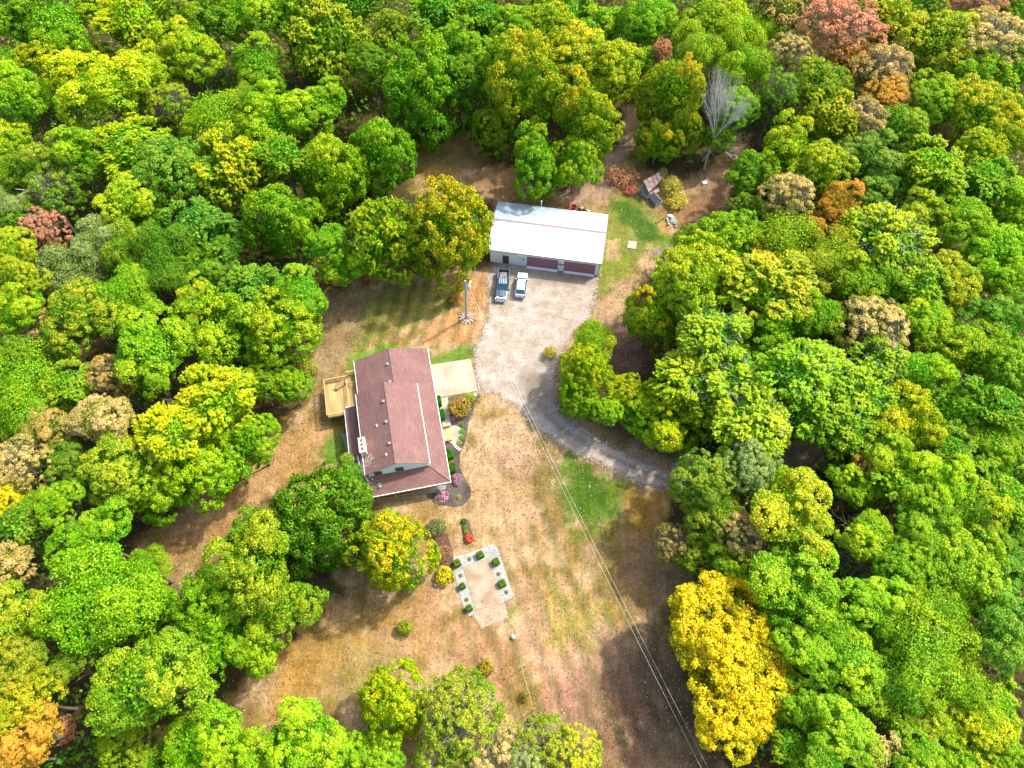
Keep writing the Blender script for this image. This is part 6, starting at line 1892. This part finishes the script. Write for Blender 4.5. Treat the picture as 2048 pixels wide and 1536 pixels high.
bush(928, 1043, 6, 'small dark green plant at the top of the narrow bed', ((60, 110, 30), (110, 150, 50)), 2, .9, 'plant', 'garden_plant')
bush(929.5, 1054, 5, 'small green plant second from the top of the narrow bed', ((80, 130, 30), (150, 170, 50)), 2, .8, 'plant', 'garden_plant')
bush(933, 1064, 5, 'small yellow-green plant above the red plant in the narrow bed', ((130, 140, 40), (190, 180, 70)), 2, .8, 'plant', 'garden_plant')
bush(938.3, 1077, 9, 'round red-orange plant at the bottom of the narrow bed', ((190, 80, 40), (236, 120, 80)), 0, .8, 'plant', 'garden_plant')
for (x, y, lab) in ((939, 1118, 'tiny brown tuft in the top gravel border'), (921.5, 1150.5, 'tiny brown tuft high in the left gravel border'), (933.7, 1199, 'tiny brown tuft low in the left gravel border'),
                (997.3, 1148, 'tiny orange-brown tuft in the right gravel border'), (1013.4, 1184, 'tiny dark tuft at the bottom of the right gravel border')):
    bush(x, y, 3.6, lab, ((130, 100, 50), (200, 160, 80)), 2, .7, 'plant', 'garden_plant', 'small tufts in the gravel border')
bush(913, 598, 15, 'dry straw-coloured ornamental grass clump left of the utility pole', ((150, 116, 46), (224, 186, 90)), 2, .9, 'grass clump', 'grass_clump')
bush(1247, 352, 36, 'low sprawling reddish-brown shrub left of the rusty shed', ((176, 140, 84), (232, 164, 122)), 2, .5)
bush(1262, 378, 18, 'small red shrub below the reddish-brown shrub', ((190, 120, 90), (230, 130, 120)), 2, .5)
bush(1345, 372, 26, 'yellow-green vine-like bush draped right of the rusty shed', ((170, 176, 50), (236, 216, 90)), 2, .8)
bush(1352, 402, 26, 'yellow straggly bush right of the small hut', ((180, 180, 60), (238, 214, 90)), 2, .6)
bush(1323, 352, 12, 'small green creeper on the corner of the rusty shed roof', ((110, 130, 50), (170, 170, 70)), 2, 2.6)
bush(1100, 706, 14, 'sparse yellow sapling growing in the gravel yard', ((150, 160, 20), (226, 196, 40)), 2, 1.1)
bush(670, 560, 14, 'low red-brown bush at the woods edge above the lawn', ((150, 100, 50), (220, 130, 90)), 2, .7)
bush(730, 556, 14, 'low orange-pink bush under the feathery yellow-green tree', ((160, 110, 50), (224, 140, 90)), 2, .7)
bush(1140, 345, 16, 'low red bush under the green tree behind the barn', ((130, 60, 40), (190, 80, 60)), 2, .8)
bush(620, 735, 18, 'light yellow-green bush left of the deck at the woods edge', ((150, 170, 40), (210, 200, 90)), 2, .9)

# small twigs of grey deadwood in the dark tree by the house
p = G(722, 938, 10)
tw = thing('dead_branches', 'pale dead twigs sticking out of the dark tree beside the roof', 'branches', (p[0], p[1], 0))
o = link_mesh('twigs', PALETWIGS[0], tw, (0, 0, 9.3), 1.0, (3.0, 2.6, 2.4)); o['kind'] = 'stuff'
MB().tube((0, 0, 0), (0, 0, 9.3), .14, .08, 8).build('trunk', M['bark'], tw)

# ------------------------------------------------------------------ undergrowth, fallen leaves, woods beyond the frame (uncountable stuff)
g = np.random.default_rng(99)
N = 9000
ux = g.uniform(-120, 125, N); uy = g.uniform(-8, 165, N)
d = sdist(ux, uy, CLEARING)
DP = gp([(1530, 870), (1650, 860), (1670, 950), (1540, 960)])
d2 = sdist(ux, uy, DP)
keep = (d < -3.0) & (d2 < -1.5)
ux, uy = ux[keep], uy[keep]
per = 16
cx = np.repeat(ux, per); cy = np.repeat(uy, per); rr = np.repeat(g.uniform(.7, 3.0, len(ux)), per)
dd = rand_dirs(len(cx), g, -.1)
pos = np.stack([cx, cy, np.zeros(len(cx))], 1) + dd * rr[:, None] * np.array([.9, .9, 2.0]) * g.uniform(.6, 1, (len(cx), 1)) + np.array([0, 0, .3])
V = leaf_quads(pos, norm(dd + g.normal(size=dd.shape) * .5 + [0, 0, .5]), g.uniform(.16, .36, len(pos)), g)
ct = np.repeat(g.random(len(ux)) ** 2, per)
me = fast_mesh('undergrowth', V, np.arange(len(V)).reshape(-1, 4), np.stack([np.clip(ct + g.normal(0, .1, len(ct)), 0, 1), g.random(len(ct)), g.random(len(ct))], 1), 'leafvar', 'FACE')
me.materials.append(foliage_mat('undergrowth_leaves', False, tuple(fcol((92, 158, 20))), tuple(fcol((150, 150, 50)))))
o = bpy.data.objects.new('undergrowth', me); COL.objects.link(o); o['kind'] = 'stuff'; o['label'] = 'low green and brown undergrowth below the trees'

# fallen leaves over the lawn, drive and forest floor
N = 60000
fx = g.uniform(-62, 62, N); fy = g.uniform(-4, 104, N)
d = sdist(fx, fy, CLEARING)
dens = .30 + .55 * np.clip(1 - d / 9, 0, 1) * (d > 0) + .45 * (fbm(fx * .12, fy * .12, 44) > .52)
dd2 = sdist(fx, fy, DRIVE)
hx, hy = hc
inh = (np.abs((fx - hc[0]) * HE[0] + (fy - hc[1]) * HE[1]) < 7.5) & (np.abs((fx - hc[0]) * HS[0] + (fy - hc[1]) * HS[1]) < 11.2)
inb = (np.abs((fx - bc[0]) * BE[0] + (fy - bc[1]) * BE[1]) < 9.3) & (np.abs((fx - bc[0]) * BN[0] + (fy - bc[1]) * BN[1]) < 5.3)
dens = np.where(dd2 > .5, .10, dens)
keep = (g.random(N) < dens) & ~inh & ~inb & (d > -4)
fx, fy = fx[keep], fy[keep]
pos = np.stack([fx, fy, np.full(len(fx), .06) + g.uniform(0, .04, len(fx))], 1)
nr = norm(np.array([0, 0, 1.0]) + g.normal(size=(len(fx), 3)) * .35)
V = leaf_quads(pos, nr, g.uniform(.06, .125, len(fx)), g)
tc = g.random(len(fx))
me = fast_mesh('fallen_leaves', V, np.arange(len(V)).reshape(-1, 4), np.stack([tc, g.random(len(fx)), g.random(len(fx))], 1), 'leafvar', 'FACE')
me.materials.append(foliage_mat('fallen_leaf_litter', False, A(196, 140, 90), A(250, 226, 180)))
o = bpy.data.objects.new('fallen_leaves', me); COL.objects.link(o); o['kind'] = 'stuff'; o['label'] = 'pale fallen leaves scattered over the lawn'

# woodland going on outside the picture
lowc = [crown_mesh('low_crown', 'P', s, 2200) for s in (61, 62)]
VV, AA = [], []
tmpl = []
for me_ in lowc:
    a_ = np.empty(len(me_.vertices) * 3, np.float32); me_.vertices.foreach_get('co', a_)
    b_ = np.empty(len(me_.polygons) * 4, np.float32); me_.attributes['leafvar'].data.foreach_get('color', b_)
    tmpl.append((a_.reshape(-1, 3), b_.reshape(-1, 4)[:, :3]))
cnt = 0
pts = []
for _ in range(6000):
    X, Y = g.uniform(-175, 180), g.uniform(-45, 215)
    h = g.uniform(13, 19); rm = g.uniform(4, 6.5)
    if Y > 0 or True:
        w_ = np.array([X, Y, h - rm])
        if depth_of(w_) > 5:
            px, py = project(w_)
            mrg = rm * FPX / depth_of(w_) + 12
            if -mrg < px < 2048 + mrg and -mrg < py < 1536 + mrg: continue
    if any((X - q[0]) ** 2 + (Y - q[1]) ** 2 < (rm * .75 + q[2] * .75) ** 2 for q in pts): continue
    if any((X - q[0]) ** 2 + (Y - q[1]) ** 2 < (rm * .7 + q[2] * .6) ** 2 for q in SPOTS): continue
    if sdist(np.array([X]), np.array([Y]), CLEARING)[0] > -2: continue
    pts.append((X, Y, rm))
    tv, ta_ = tmpl[cnt % 2]
    a0 = g.uniform(0, 6.28); c_, s_ = math.cos(a0), math.sin(a0)
    q = tv * np.array([rm, rm, rm * 1.0]); q = np.stack([q[:, 0] * c_ - q[:, 1] * s_, q[:, 0] * s_ + q[:, 1] * c_, q[:, 2]], 1) + np.array([X, Y, h - rm])
    # enlarge the leaf sprays a little to cover with fewer of them
    q4 = q.reshape(-1, 4, 3); cen = q4.mean(1, keepdims=True); q = (cen + (q4 - cen) * 2.2).reshape(-1, 3)
    VV.append(q); AA.append(np.clip(ta_ * [1, 1, 1] + [g.uniform(-.3, .4), 0, 0], 0, 1)); cnt += 1
    if cnt >= 170: break
V = np.concatenate(VV); At = np.concatenate(AA)
me = fast_mesh('woodland', V, np.arange(len(V)).reshape(-1, 4), At, 'leafvar', 'FACE')
me.materials.append(foliage_mat('woodland_leaves', False, tuple(fcol((80, 158, 16))), tuple(fcol((200, 196, 30)))))
o = bpy.data.objects.new('woodland', me); COL.objects.link(o); o['kind'] = 'stuff'; o['label'] = 'woods running on around the clearing'
tk = MB()
for (X, Y, rm) in pts: tk.tube((X, Y, 0), (X, Y, 11), .25, .12, 5, caps=False)
o = tk.build('woodland_trunks', M['bark']); o['kind'] = 'stuff'; o['label'] = 'trunks of the surrounding woods'
print('trees', len(TREES), 'outer', cnt, 'labels unique', len(set(TLAB)))
